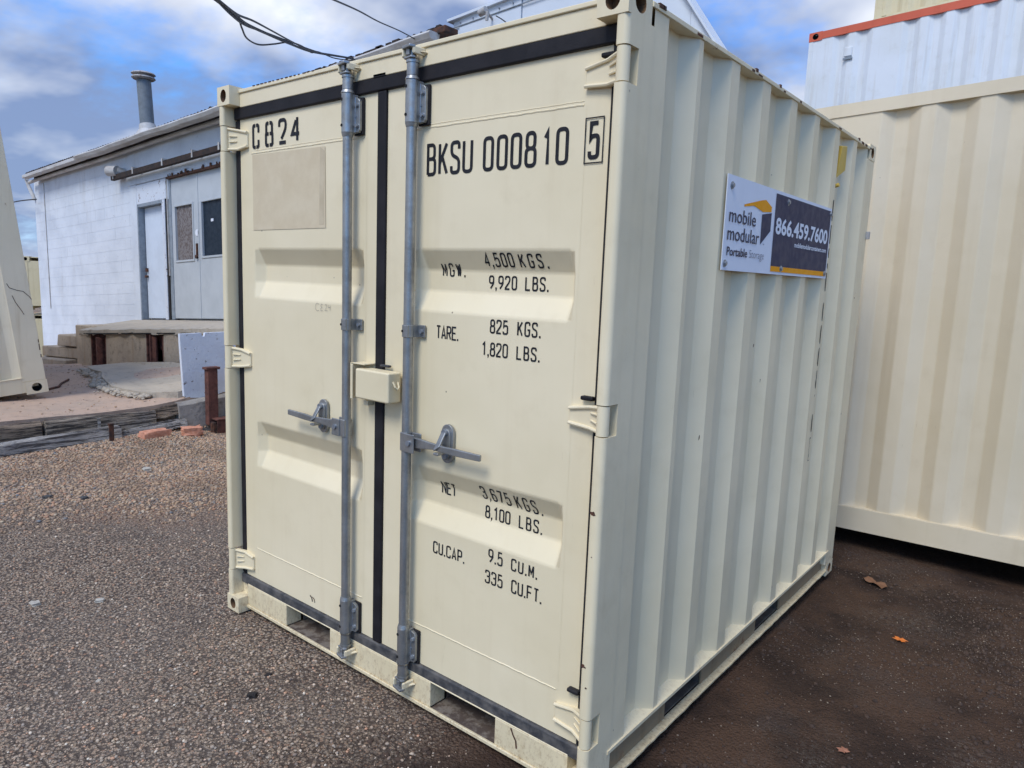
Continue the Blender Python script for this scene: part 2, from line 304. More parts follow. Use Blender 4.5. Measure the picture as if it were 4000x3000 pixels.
# ------------------------------------------------------------------ mesh helpers
ORG = {}
class MB:
    def __init__(s, T=None): s.v = []; s.f = []; s.mi = []; s.T = T; s.cur = 0
    def add(s, vs, fs):
        o = len(s.v)
        s.v += [Vector(s.T(Vector(v))) if s.T else Vector(v) for v in vs]
        s.f += [[i + o for i in f] for f in fs]; s.mi += [s.cur] * len(fs); return s
    def box(s, a, b, jit=0.0):
        x0, y0, z0 = a; x1, y1, z1 = b
        vs = [(x0, y0, z0), (x1, y0, z0), (x1, y1, z0), (x0, y1, z0), (x0, y0, z1), (x1, y0, z1), (x1, y1, z1), (x0, y1, z1)]
        if jit: vs = [tuple(c + random.uniform(-jit, jit) for c in v) for v in vs]
        return s.add(vs, [(0, 3, 2, 1), (4, 5, 6, 7), (0, 1, 5, 4), (1, 2, 6, 5), (2, 3, 7, 6), (3, 0, 4, 7)])
    def prism(s, poly, d, axis='y', a=0.0, b=1.0):
        """poly: 2D points; extruded along axis from a to b. axis y: (x,z); x: (y,z); z: (x,y)"""
        n = len(poly)
        def P(p, q): return (p[0], q, p[1]) if axis == 'y' else ((q, p[0], p[1]) if axis == 'x' else (p[0], p[1], q))
        vs = [P(p, a) for p in poly] + [P(p, b) for p in poly]
        fs = [list(range(n)), list(range(2 * n - 1, n - 1, -1))] + [[(i + 1) % n, i, i + n, (i + 1) % n + n] for i in range(n)]
        return s.add(vs, fs)
    def cyl(s, p, q, r, n=16, r2=None, cap=True):
        p, q = Vector(p), Vector(q); d = (q - p).normalized(); r2 = r if r2 is None else r2
        u = d.orthogonal().normalized(); w = d.cross(u); vs = []
        for c, rr in ((p, r), (q, r2)):
            for i in range(n):
                a = 2 * math.pi * i / n; vs.append(c + u * (math.cos(a) * rr) + w * (math.sin(a) * rr))
        fs = [[i, (i + 1) % n, (i + 1) % n + n, i + n] for i in range(n)]
        if cap: fs += [list(range(n - 1, -1, -1)), list(range(n, 2 * n))]
        return s.add(vs, fs)
    def tube(s, pts, r, n=8):
        pts = [Vector(p) for p in pts]; vs = []; u = None
        for i, p in enumerate(pts):
            d = (pts[min(i + 1, len(pts) - 1)] - pts[max(i - 1, 0)]).normalized()
            u = d.orthogonal().normalized() if u is None else (u - d * u.dot(d)).normalized()
            w = d.cross(u)
            for k in range(n):
                a = 2 * math.pi * k / n; vs.append(p + u * (math.cos(a) * r) + w * (math.sin(a) * r))
        fs = []
        for i in range(len(pts) - 1):
            for k in range(n): fs.append([i * n + k, i * n + (k + 1) % n, (i + 1) * n + (k + 1) % n, (i + 1) * n + k])
        fs += [list(range(n - 1, -1, -1)), [len(vs) - n + k for k in range(n)]]
        return s.add(vs, fs)
    def quad(s, a, b, c, d): return s.add([a, b, c, d], [(0, 1, 2, 3)])
    def strip(s, A, B):
        n = len(A); return s.add(list(A) + list(B), [[i, i + 1, i + 1 + n, i + n] for i in range(n - 1)])
    def holed(s, o, U, V, w, h, cx, cy, rx, ry, nrm, depth=0.03, n=20):
        """rect face with an oval hole, a tunnel behind it and a dark cap. nrm points outward"""
        o, U, V, nrm = Vector(o), Vector(U), Vector(V), Vector(nrm)
        op, ip = [], []
        for i in range(n):
            a = 2 * math.pi * (i + 0.5) / n; c, q = math.cos(a), math.sin(a)
            # superellipse-like slot
            ip.append((cx + rx * c, cy + ry * q))
            k = min((w - cx if c > 0 else cx) / max(abs(c), 1e-6), (h - cy if q > 0 else cy) / max(abs(q), 1e-6))
            op.append((cx + c * k, cy + q * k))
        corners = [(w, h), (0, h), (0, 0), (w, 0)]
        for cn in corners:   # snap nearest outer point to the corner
            j = min(range(n), key=lambda i: (op[i][0] - cn[0]) ** 2 + (op[i][1] - cn[1]) ** 2); op[j] = cn
        P = lambda p, d=0: o + U * p[0] + V * p[1] + nrm * d
        vs = [P(p) for p in op] + [P(p) for p in ip] + [P(p, -depth) for p in ip]
        fs = [[i, (i + 1) % n, (i + 1) % n + n, i + n] for i in range(n)]
        s.add(vs, fs); k = s.cur; s.cur = 1
        s.add(vs, [[i + n, (i + 1) % n + n, (i + 1) % n + 2 * n, i + 2 * n] for i in range(n)] + [[i + 2 * n for i in range(n)]])
        s.cur = k; return s

def parent_to(o, p):
    o.parent = p
def link(name, mb, mat, parent=None, bevel=0, seg=2, ang=30, smooth=False, recalc=True, **props):
    org = Vector((0, 0, 0)); q = parent
    while q is not None:
        if q.name in ORG: org = ORG[q.name]; break
        q = q.parent
    me = bpy.data.meshes.new(name)
    me.from_pydata([tuple(v - org) for v in mb.v], [], mb.f)
    mats = mat if isinstance(mat, (list, tuple)) else [mat]
    for m_ in mats: me.materials.append(MAT[m_])
    if len(mats) > 1: me.polygons.foreach_set('material_index', mb.mi)
    if recalc:
        bm = bmesh.new(); bm.from_mesh(me); bmesh.ops.recalc_face_normals(bm, faces=bm.faces); bm.to_mesh(me); bm.free()
    if bevel or smooth: me.polygons.foreach_set('use_smooth', [True] * len(me.polygons))
    me.update()
    o = bpy.data.objects.new(name, me); COL.objects.link(o)
    if parent is not None: o.parent = parent
    if bevel:
        b = o.modifiers.new('bevel', 'BEVEL'); b.width = bevel; b.segments = seg; b.limit_method = 'ANGLE'; b.angle_limit = math.radians(ang); b.harden_normals = True
    elif smooth:
        try: me.set_sharp_from_angle(angle=math.radians(38))
        except Exception: pass
    for a, v in props.items(): o[a] = v
    return o
def link_split(name, mb, mat, parent=None, **k):
    n = len(mb.v); pa = list(range(n))
    def fd(a):
        while pa[a] != a: pa[a] = pa[pa[a]]; a = pa[a]
        return a
    for f in mb.f:
        for q in f[1:]: pa[fd(q)] = fd(f[0])
    gr = {}
    for f in mb.f: gr.setdefault(fd(f[0]), []).append(f)
    for fs in gr.values():
        ids = sorted({i for f in fs for i in f}); mp_ = {i: j for j, i in enumerate(ids)}
        m2 = MB(); m2.v = [mb.v[i] for i in ids]; m2.f = [[mp_[i] for i in f] for f in fs]; m2.mi = [0] * len(fs)
        link(name, m2, mat, parent, **k)
def root(name, loc, label, cat, group=None):
    o = bpy.data.objects.new(name, None); COL.objects.link(o); o.location = loc; o.empty_display_size = 0.2
    ORG[o.name] = Vector(loc); o['label'] = label; o['category'] = cat
    if group: o['group'] = group
    return o
def thing(name, mb, mat, label, cat, group=None, **k):
    o = link(name, mb, mat, None, **k); o['label'] = label; o['category'] = cat
    if group: o['group'] = group
    return o
def copyobj(o, parent=None, off=None):
    c = o.copy(); COL.objects.link(c)
    if parent is not None: c.parent = parent
    if off is not None: c.location = Vector(o.location) + Vector(off)
    return c

# ------------------------------------------------------------------ stroke lettering
R_ = 1
GL = {
 '0': [[(0,0,1),(1,0,1),(1,1,1),(0,1,1),'c']],
 '1': [[(0.15,0.80),(0.62,1.0),(0.62,0)]],
 '2': [[(0,0.76),(0,1,1),(1,1,1),(1,0.62,1),(0.02,0.10),(0,0),(1,0)]],
 '3': [[(0,0.78),(0,1,1),(1,1,1),(1,0.54,1),(0.35,0.54)],[(0.35,0.54),(1,0.54,1),(1,0,1),(0,0,1),(0,0.22)]],
 '4': [[(0.74,0),(0.74,1),(0.0,0.28),(1,0.28)]],
 '5': [[(0.95,1),(0.12,1),(0.04,0.53),(0.2,0.62),(1,0.64,1),(1,0,1),(0,0,1),(0,0.18)]],
 '6': [[(0,0,1),(1,0,1),(1,0.56,1),(0,0.56,1),'c'],[(0,0.35),(0,1,1),(1,1,1),(1,0.8)]],
 '7': [[(0,1),(1,1),(0.3,0)]],
 '8': [[(0,0,1),(1,0,1),(1,0.53,1),(0,0.53,1),'c'],[(0.07,0.53,1),(0.93,0.53,1),(0.93,1,1),(0.07,1,1),'c']],
 '9': [[(0,0.44,1),(1,0.44,1),(1,1,1),(0,1,1),'c'],[(1,0.65),(1,0.45),(0.75,0.25),(0.3,0)]],
 'B': [[(0,0),(0,1),(0.92,1,1),(0.92,0.53,1),(0,0.53)],[(0,0.53),(1,0.53,1),(1,0,1),(0,0)]],
 'K': [[(0,0),(0,1)],[(0.95,1),(0,0.34)],[(0.34,0.58),(1,0)]],
 'S': [[(1,0.78),(1,1,1),(0,1,1),(0,0.60,1),(1,0.44,1),(1,0,1),(0,0,1),(0,0.22)]],
 'U': [[(0,1),(0,0,1),(1,0,1),(1,1)]],
 'M': [[(0,0),(0,1)],[(0,0.98),(0.5,0.3),(1,0.98)],[(1,1),(1,0)]],
 'G': [[(1,0.78),(1,1,1),(0,1,1),(0,0,1),(1,0,1),(1,0.45),(0.55,0.45)]],
 'W': [[(0,1),(0.26,0.02)],[(0.26,0.02),(0.5,0.9)],[(0.5,0.9),(0.74,0.02)],[(0.74,0.02),(1,1)]],
 'T': [[(0,1),(1,1)],[(0.5,1),(0.5,0)]],
 'A': [[(0,0),(0.5,1),(1,0)],[(0.16,0.28),(0.84,0.28)]],
 'R': [[(0,0),(0,1),(1,1,1),(1,0.5,1),(0,0.5)],[(0.5,0.5),(1,0)]],
 'E': [[(1,1),(0,1),(0,0),(1,0)],[(0,0.52),(0.85,0.52)]],
 'L': [[(0,1),(0,0),(1,0)]],
 'N': [[(0,0),(0,1)],[(0,0.97),(1,0.03)],[(1,0),(1,1)]],
 'C': [[(1,0.76),(1,1,1),(0,1,1),(0,0,1),(1,0,1),(1,0.24)]],
 'P': [[(0,0),(0,1),(1,1,1),(1,0.45,1),(0,0.45)]],
 'F': [[(1,1),(0,1),(0,0)],[(0,0.52),(0.85,0.52)]],
}
LAX = [1, -1]
def LIFT(p, d):
    p = list(p); p[LAX[0]] += LAX[1] * d; return p
def fillet(pts, closed, r):
    out_ = []; n = len(pts)
    for i, p in enumerate(pts):
        v = Vector(p[:2]); rd = len(p) > 2 and p[2]
        if (not closed and i in (0, n - 1)) or not rd: out_.append(v); continue
        a = Vector(pts[i - 1][:2]); b = Vector(pts[(i + 1) % n][:2]); da = a - v; db = b - v
        rr = min(r, da.length * 0.49, db.length * 0.49)
        pa = v + da.normalized() * rr; pb = v + db.normalized() * rr
        for k in range(6):
            t_ = k / 5; out_.append(pa * (1 - t_) ** 2 + v * 2 * t_ * (1 - t_) + pb * t_ ** 2)
    return out_
LAY = [0]
def stroke(mb, pts, closed, w, place):
    LAY[0] += 1; lay = (LAY[0] % 7) * 0.00004; n = len(pts); L, Rr = [], []
    for i in range(n):
        p = pts[i]; a = pts[i - 1] if (closed or i > 0) else None; b = pts[(i + 1) % n] if (closed or i < n - 1) else None
        d1 = (p - a).normalized() if a is not None and (p - a).length > 1e-9 else None
        d2 = (b - p).normalized() if b is not None and (b - p).length > 1e-9 else None
        if d1 is None: d1 = d2
        if d2 is None: d2 = d1
        t_ = (d1 + d2)
        if t_.length < 1e-6: t_ = d1
        t_.normalize(); nn = Vector((-t_.y, t_.x)); k = 1 / max(0.45, nn.dot(Vector((-d1.y, d1.x))))
        L.append(p + nn * w / 2 * k); Rr.append(p - nn * w / 2 * k)
    m_ = n if closed else n - 1
    for i in range(m_):
        j = (i + 1) % n; q = [L[i], L[j], Rr[j], Rr[i]]
        mb.add([LIFT(place(x.x, x.y), lay) for x in q], [(0, 1, 2, 3)])
def glyphs(mb, items, w, place, rf=0.42):
    """items: (char, x0, x1, z0, z1) boxes in surface units"""
    for ch, x0, x1, z0, z1 in items:
        if ch in '.,':
            mb.add([place(x0, z0), place(x0 + w * 1.1, z0), place(x0 + w * 1.1, z0 + w * 1.2), place(x0, z0 + w * 1.2)], [(0, 1, 2, 3)])
            if ch == ',': mb.add([place(x0 + w * .2, z0), place(x0 + w * 1.1, z0), place(x0 + w * 0.3, z0 - w * 1.3)], [(0, 1, 2)])
            continue
        h = w / 2; sx = x1 - x0 - w; sz = z1 - z0 - w
        for pl in GL[ch]:
            cl_ = pl[-1] == 'c'; pts = pl[:-1] if cl_ else pl
            pts = [(x0 + h + p[0] * sx, z0 + h + p[1] * sz) + ((p[2],) if len(p) > 2 else ()) for p in pts]
            stroke(mb, fillet(pts, cl_, max(sx, 0.001) * rf), cl_, w, place)
def layout(text, x0, x1, z0, z1, cw, dotw):
    """spread text over x0..x1; letters cw wide, dots dotw wide"""
    ws = [dotw if c in '.,' else cw for c in text]; gapw = (x1 - x0 - sum(ws)) / max(len(text) - 1, 1)
    x = x0; out_ = []
    for c, w_ in zip(text, ws): out_.append((c, x, x + w_, z0, z1)); x += w_ + gapw
    return out_

# ------------------------------------------------------------------ ground
def build_ground():
    xs = [-400, -120, -50, -25] + list(np.arange(-16, 8.01, 0.25)) + [12, 25, 60, 150, 400]
    ys = [-400, -120, -40, -15, -6] + list(np.arange(-3, 10.01, 0.25)) + [14, 30, 70, 160, 400]
    mb = MB(); vs = []
    for y in ys:
        for x in xs:
            z = 0.012 * math.sin(1.7 * x + 0.6 * y) + 0.010 * math.sin(2.3 * y - 0.9 * x + 1) - 0.012
            if x < -2.6: z += 0.035 * min(1, (-2.6 - x) / 0.8) * (1 - 2.6 * max(0, min(1, (y - 1.3) / 0.6)))
            if y > 2.6 and x > 0: z -= 0.035 * min(1, (y - 2.6) / 0.5)
            if -0.25 < x < 2.2 and -0.3 < y < 2.7: z = min(z, -0.008)
            if x < -9: z -= min(1.6, (-9 - x) * 0.12)
            vs.append((x, y, z))
    nx = len(xs); fs = [[j * nx + i, j * nx + i + 1, (j + 1) * nx + i + 1, (j + 1) * nx + i] for j in range(len(ys) - 1) for i in range(nx - 1)]
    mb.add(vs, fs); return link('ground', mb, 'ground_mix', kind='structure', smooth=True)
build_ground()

def stones(name, mat, n, region, rmin, rmax, label, zfun=lambda x, y: 0.0, flat=0.55, sink=0.25):
    t_ = (1 + 5 ** .5) / 2
    IV = np.array([(-1, t_, 0), (1, t_, 0), (-1, -t_, 0), (1, -t_, 0), (0, -1, t_), (0, 1, t_), (0, -1, -t_), (0, 1, -t_), (t_, 0, -1), (t_, 0, 1), (-t_, 0, -1), (-t_, 0, 1)], float)
    IV /= np.linalg.norm(IV[0])
    IF = np.array([(0, 11, 5), (0, 5, 1), (0, 1, 7), (0, 7, 10), (0, 10, 11), (1, 5, 9), (5, 11, 4), (11, 10, 2), (10, 7, 6), (7, 1, 8), (3, 9, 4), (3, 4, 2), (3, 2, 6), (3, 6, 8), (3, 8, 9), (4, 9, 5), (2, 4, 11), (6, 2, 10), (8, 6, 7), (9, 8, 1)])
    pts = region(n); n = len(pts)
    r = rmin + (rmax - rmin) * rng.random(n) ** 2.2
    sc = np.stack([r * rng.uniform(0.8, 1.35, n), r * rng.uniform(0.7, 1.1, n), r * rng.uniform(0.5, 0.9, n) * flat / 0.55], 1)
    V = IV[None] * (1 + rng.uniform(-0.22, 0.22, (n, 12, 1))) * sc[:, None, :]
    a = rng.uniform(0, 2 * np.pi, n); ca, sa = np.cos(a)[:, None], np.sin(a)[:, None]
    x = V[..., 0] * ca - V[..., 1] * sa; y = V[..., 0] * sa + V[..., 1] * ca
    z = V[..., 2] + (r * sink)[:, None] + np.array([zfun(p[0], p[1]) for p in pts])[:, None]
    V = np.stack([x + pts[:, :1], y + pts[:, 1:2], z], -1).reshape(-1, 3)
    F = (IF[None] + (np.arange(n) * 12)[:, None, None]).reshape(-1, 3)
    me = bpy.data.meshes.new(name); me.vertices.add(len(V)); me.vertices.foreach_set('co', V.ravel())
    me.loops.add(F.size); me.loops.foreach_set('vertex_index', F.ravel().astype(np.int32))
    me.polygons.add(len(F)); me.polygons.foreach_set('loop_start', np.arange(0, F.size, 3, dtype=np.int32))
    me.update(calc_edges=True); me.validate(); me.materials.append(MAT[mat])
    o = bpy.data.objects.new(name, me); COL.objects.link(o); o['kind'] = 'stuff'; o['label'] = label; return o
def gz(x, y):
    z = 0.012 * math.sin(1.7 * x + 0.6 * y) + 0.010 * math.sin(2.3 * y - 0.9 * x + 1) - 0.012
    if x < -2.6: z += 0.035 * min(1, (-2.6 - x) / 0.8) * (1 - 2.6 * max(0, min(1, (y - 1.3) / 0.6)))
    if y > 2.6 and x > 0: z -= 0.035 * min(1, (y - 2.6) / 0.5)
    if -0.25 < x < 2.2 and -0.3 < y < 2.7: z = min(z, -0.008)
    return z
def reg_asph(n):
    x = rng.uniform(-2.9, 2.0, n * 2); y = rng.uniform(-1.4, 3.2, n * 2)
    dens = np.clip(1.0 - (x - 0.8) / 1.2, 0.1, 1) * np.clip(1.3 - np.hypot(x - 1.4, y + 0.9) / 4.2, 0.2, 1)
    k = (rng.random(n * 2) < dens) & ~((x > -0.02) & (y > -0.0)); return np.stack([x, y], 1)[k][:n]
def reg_grav(n):
    x = rng.uniform(-3.72, -1.3, n * 2); y = rng.uniform(-0.9, 3.4, n * 2)
    p = np.clip((-1.35 - x + 0.35 * np.sin(2.1 * y)) / 1.1, 0, 1) ** 1.3; k = rng.random(n * 2) < p
    return np.stack([x, y], 1)[k][:n]
def reg_soil(n):
    x = rng.uniform(1.2, 4.0, n * 3); y = rng.uniform(-0.7, 3.1, n * 3)
    d = 0.5 + 0.5 * np.sin(3.1 * x + 1.2 * np.sin(2.2 * y)) * np.cos(2.7 * y + 0.6)
    k = (rng.random(n * 3) < d ** 2 + 0.08) & ~((x < 1.96) & (y > -0.02) & (y < 2.5)); return np.stack([x, y], 1)[k][:n]
stones('asphalt_pebbles', 'pebble', 30000, reg_asph, 0.0018, 0.0075, 'loose brown and grey pebbles bedded in the worn asphalt', gz)
stones('loose_gravel', 'gravel', 46000, reg_grav, 0.0035, 0.014, 'loose tan gravel between the asphalt and the timber edging', gz)
stones('soil_grit', 'grit', 26000, reg_soil, 0.0009, 0.0038, 'fine pale grit scattered over the dark damp soil', gz)

stones('soil_clods', 'soil_clod', 9000, reg_soil, 0.0025, 0.012, 'dark crumbs of damp soil right of the small container', gz, sink=0.1)
# ------------------------------------------------------------------ main container
MCx, MCy, MCz = 1.94, 2.48, 2.26
DY = 0.06          # door plane
RC = root('shipping_container', (0.97, 1.24, 0), 'small cream storage container with grey locking rods, black stencilled weights and corrugated side', 'container')
DEP = 0.036
def casting(name, parent, x0, x1, y0, y1, z0, z1, faces, mats=('cream_frame', 'casting_inside'), bevel=0.0025, T=None, rh=0.3):
    mb = MB(T); 
    w, d, h = x1 - x0, y1 - y0, z1 - z0
    def F(o, U, V, a, b, n, hole):
        if hole: mb.holed(o, U, V, a, b, a / 2, b / 2, a * rh * (0.78 if a > b else 0.9), b * 0.34, n, min(w, d) * 0.38)
        else:
            o, U, V = Vector(o), Vector(U), Vector(V); mb.quad(o, o + U * a, o + U * a + V * b, o + V * b)
    F((x0, y0, z0), (1, 0, 0), (0, 0, 1), w, h, (0, -1, 0), 'f' in faces)
    F((x0, y1, z0), (1, 0, 0), (0, 0, 1), w, h, (0, 1, 0), 'b' in faces)
    F((x1, y0, z0), (0, 1, 0), (0, 0, 1), d, h, (1, 0, 0), 'r' in faces)
    F((x0, y0, z0), (0, 1, 0), (0, 0, 1), d, h, (-1, 0, 0), 'l' in faces)
    F((x0, y0, z1), (1, 0, 0), (0, 1, 0), w, d, (0, 0, 1), False)
    F((x0, y0, z0), (1, 0, 0), (0, 1, 0), w, d, (0, 0, -1), False)
    return link(name, mb, list(mats), parent, recalc=False)
for (x0, x1, fx) in ((0.0, 0.093, 'l'), (1.847, 1.94, 'r')):
    for (y0, y1, fy) in ((0.0, 0.117, 'f'), (2.363, 2.48, 'b')):
        casting('corner_casting', RC, x0, x1, y0, y1, 2.188, 2.262, fx + fy)
        casting('corner_casting', RC, x0, x1, y0, y1, 0.0, 0.070, fx + fy)
# posts
HZ_R = [(2.030, 2.112), (1.120, 1.200), (0.205, 0.292)]
HZ_L = [(2.012, 2.108), (1.105, 1.198), (0.190, 0.285)]
def nose(xc, sgn, z0, z1):
    """rounded vertical nose of a front post; xc outer x"""
    pr = []
    xi = xc - sgn * 0.036
    pts = [(xi, 0.062), (xi, 0.016), (xi, 0.012)]
    for k in range(5):
        a = math.pi / 2 * k / 4; pts.append((xi + sgn * (0.010 - 0.010 * math.cos(a)), 0.012 - 0.010 * math.sin(a)))
    for k in range(7):
        a = math.pi / 2 * k / 6; pts.append((xc - sgn * (0.016 - 0.016 * math.sin(a)), 0.018 - 0.016 * math.cos(a)))
    pts += [(xc, 0.022), (xc, 0.062)]
    return pts
for xc, sgn, hz in ((1.94, 1, HZ_R), (0.0, -1, HZ_L)):
    cuts = [0.070] + [v for h in sorted(hz) for v in (h[0] - 0.004, h[1] + 0.004)] + [2.188]
    mb = MB()
    for a, b in zip(cuts[::2], cuts[1::2]): mb.prism(nose(xc, sgn, a, b), None, 'z', a, b)
    xa, xb = sorted((xc, xc - sgn * 0.066))
    mb.box((xa, 0.062, 0.070), (xb, 0.135, 2.188))
    xa, xb = sorted((xc - sgn * 0.066, xc - sgn * 0.036))
    link('corner_post', mb, 'cream_frame', RC, smooth=True)
for x0, x1 in ((0.0, 0.09), (1.85, 1.94)):
    link('corner_post', MB().box((x0, 2.33, 0.07), (x1, 2.475, 2.188)), 'cream_frame', RC, bevel=0.006)
# header and sill
mb = MB(); mb.box((0.093, 0.046, 2.183), (1.847, 0.13, 2.238)); mb.box((0.093, 0.040, 2.238), (1.847, 0.13, 2.252))
mb.box((0.04, 0.05, 2.140), (1.90, 0.13, 2.183))
link('header_beam', mb, 'cream_frame', RC, bevel=0.003)
mb = MB(); px = [0.093, 0.394, 0.694, 1.265, 1.562, 1.847]
for a, b in ((0, 1), (2, 3), (4, 5)): mb.box((px[a], 0.046, 0.030), (px[b], 0.12, 0.122))
mb.box((0.093, 0.046, 0.122), (1.847, 0.14, 0.128))
mb.box((0.093, 0.040, 0.016), (1.847, 0.050, 0.030))
link('sill_beam', mb, 'cream_sill', RC, bevel=0.003)
for a, b in ((1, 2), (3, 4)):
    mb = MB(); x0, x1 = px[a], px[b]
    mb.box((x0, 0.0502, 0.018), (x1, 2.36, 0.027)); mb.box((x0, 0.13, 0.030), (x0 + .004, 2.36, 0.121)); mb.box((x1 - .004, 0.13, 0.030), (x1, 2.36, 0.121))
    mb.box((x0 + .005, 1.2, 0.030), (x1 - .005, 1.21, 0.121))
    link('fork_pocket', mb, 'pocket_floor', RC)
link('floor', MB().box((0.07, 0.14, 0.1225), (1.87, 2.4, 0.145)), 'web_dirty', RC)
link('roof', MB().box((0.02, 0.125, 2.236), (1.92, 2.47, 2.250)), 'cream_paint', RC)
# doors
def door_profile(z, ex=0):
    for z3, z2, z1, z0 in ((1.615, 1.550, 1.481, 1.415), (0.885, 0.823, 0.755, 0.685)):
        if z0 < z < z3:
            if z > z2: return DEP * (z3 - z) / (z3 - z2)
            if z < z1: return DEP * (z - z0) / (z1 - z0)
            return DEP
    return 0.0
CREASE = [1.615, 1.550, 1.481, 1.415, 0.885, 0.823, 0.755, 0.685]
def make_door(x0, x1, xa, xb, label):
    dr = bpy.data.objects.new('door', None); COL.objects.link(dr); dr.parent = RC; dr['label'] = label; dr.empty_display_size = .1
    z0, z1 = 0.165, 2.138
    zs = sorted(CREASE + [0.308, 1.998]); xs = [xa - 0.012, xa, xa + 0.035, xb - 0.022, xb, xb + 0.012]
    # pressed panel, a sheet lapped 1.5 mm proud of the frame
    V = {}; mb = MB(); vs = []; fs = []; nx = len(xs)
    for z in zs:
        for i, x in enumerate(xs):
            d = door_profile(z) if 2 <= i <= 3 else 0.0
            if 0 < i < 5 and i not in (2, 3): d = 0.0
            vs.append((x, DY - 0.0006 + d, z))
    for j in range(len(zs) - 1):
        for i in range(nx - 1): fs.append([j * nx + i, j * nx + i + 1, (j + 1) * nx + i + 1, (j + 1) * nx + i])
    mb.add(vs, fs)
    link('door_panel', mb, 'cream_paint', dr, bevel=0.007, seg=3, ang=12, recalc=False)
    fm = MB()
    fm.box((x0, DY, z0), (xa - 0.012 + 0.010, DY + 0.05, z1)); fm.box((xb + 0.012 - 0.010, DY, z0), (x1, DY + 0.05, z1))
    fm.box((xa - 0.002, DY, z0), (xb + 0.002, DY + 0.05, 0.312)); fm.box((xa - 0.002, DY, 1.994), (xb + 0.002, DY + 0.05, z1))
    link('door_frame', fm, 'cream_paint', dr)
    bk = MB().box((xa, DY + 0.045, 0.30), (xb, DY + 0.048, 2.0)); link('back_sheet', bk, 'cream_paint', dr)
    for zz, up in ((1.998, 1), (0.308, -1)):
        w = MB(); xs_ = np.arange(xa - 0.012, xb + 0.012, 0.012)
        w.tube([(x, DY + 0.0003, zz + random.uniform(-.0008, .0008)) for x in xs_], 0.0030, 6)
        if up > 0: w.tube([(x, DY + 0.0004, zz + 0.010 + random.uniform(-.0008, .0008)) for x in xs_[3:]], 0.0016, 6)
        link_split('weld_seam', w, 'cream_paint', dr, smooth=True)
    return dr
DL = make_door(0.070, 0.945, 0.165, 0.872, 'left door leaf with stencilled code and a faded square patch')
DR = make_door(0.992, 1.866, 1.135, 1.780, 'right door leaf with stencilled identification number and weights')
# gaskets
def gasket(a, b, m='rubber', name='door_gasket'): return link(name, MB().box(a, b), m, RC, bevel=0.006, seg=3)
gasket((0.040, 0.048, 2.138), (1.900, 0.075, 2.186)); gasket((0.040, 0.048, 0.120), (1.900, 0.085, 0.164), 'rubber_dusty')
gasket((0.946, 0.050, 0.164), (0.991, 0.088, 2.138)); gasket((0.037, 0.056, 0.164), (0.069, 0.09, 2.138)); gasket((1.867, 0.056, 0.164), (1.903, 0.09, 2.138))
link('gasket_flap', MB().box((0.93, 0.046, 2.183), (0.992, 0.056, 2.192)), 'rubber', RC)
for x, z in ((1.86, 2.105), (1.85, 1.203), (1.855, 0.33)): link('gasket_flap', MB().box((x - 0.02, 0.040, z), (x + 0.02, 0.060, z + 0.012)), 'rubber', RC, bevel=0.004)
# hinges
def hinge(side, z0, z1):
    mb = MB()
    if side == 'R':
        # blade: tapered plate from barrel to tip, rims and ribs
        zt0, zt1 = z0 + 0.008, z1 - 0.022
        X = lambda x: x
        tip, root_, bar = 1.789, 1.905, 1.921
    else:
        zt0, zt1 = z0 + 0.012, z1 - 0.022
        tip, root_, bar = 0.135, 0.037, 0.020
    ys, ye = DY - 0.004, 0.030
    sg = 1 if root_ > tip else -1
    xm = tip + (root_ - tip) * 0.62
    # plate sections (x, y front, zlow, zhigh)
    sec = [(tip, DY - 0.008, zt0, zt1), (xm, DY - 0.012, z0 + 0.003, z1 - 0.010), (root_, 0.026, z0 + 0.002, z1 - 0.004), (bar, 0.012, z0 + 0.001, z1 - 0.002)]
    vs = []; fs = []
    for x, y, a, b in sec: vs += [(x, y, a), (x, y, b), (x, y + 0.016, b), (x, y + 0.016, a)]
    for i in range(len(sec) - 1):
        for k in range(4): fs.append([i * 4 + k, i * 4 + (k + 1) % 4, (i + 1) * 4 + (k + 1) % 4, (i + 1) * 4 + k])
    fs += [[0, 1, 2, 3], [len(vs) - 4 + k for k in (3, 2, 1, 0)]]
    mb.add(vs, fs)
    hb = link('hinge', mb, 'cream_frame', RC, bevel=0.003)
    rim = MB()
    for e in (0, 1):
        pts = [(x, y - 0.002, (b - 0.004) if e else (a + 0.004)) for x, y, a, b in sec[:3]]
        rim.tube(pts, 0.0055, 8)
    zc = (z0 + z1) / 2
    for k in (-1, 1):
        rim.tube([(xm + (root_ - tip) * 0.05, DY - 0.016, zc + k * 0.010), (root_ - sg * 0.006, 0.024, zc + k * 0.012)], 0.003, 6)
    link_split('hinge_rib', rim, 'cream_frame', hb, smooth=True)
    link('hinge_barrel', MB().cyl((bar, 0.020, z0 - 0.001), (bar, 0.020, z1 + 0.001), 0.0175, 20), 'cream_frame', hb, smooth=True)
for a, b in HZ_R: hinge('R', a, b)
for a, b in HZ_L: hinge('L', a, b)
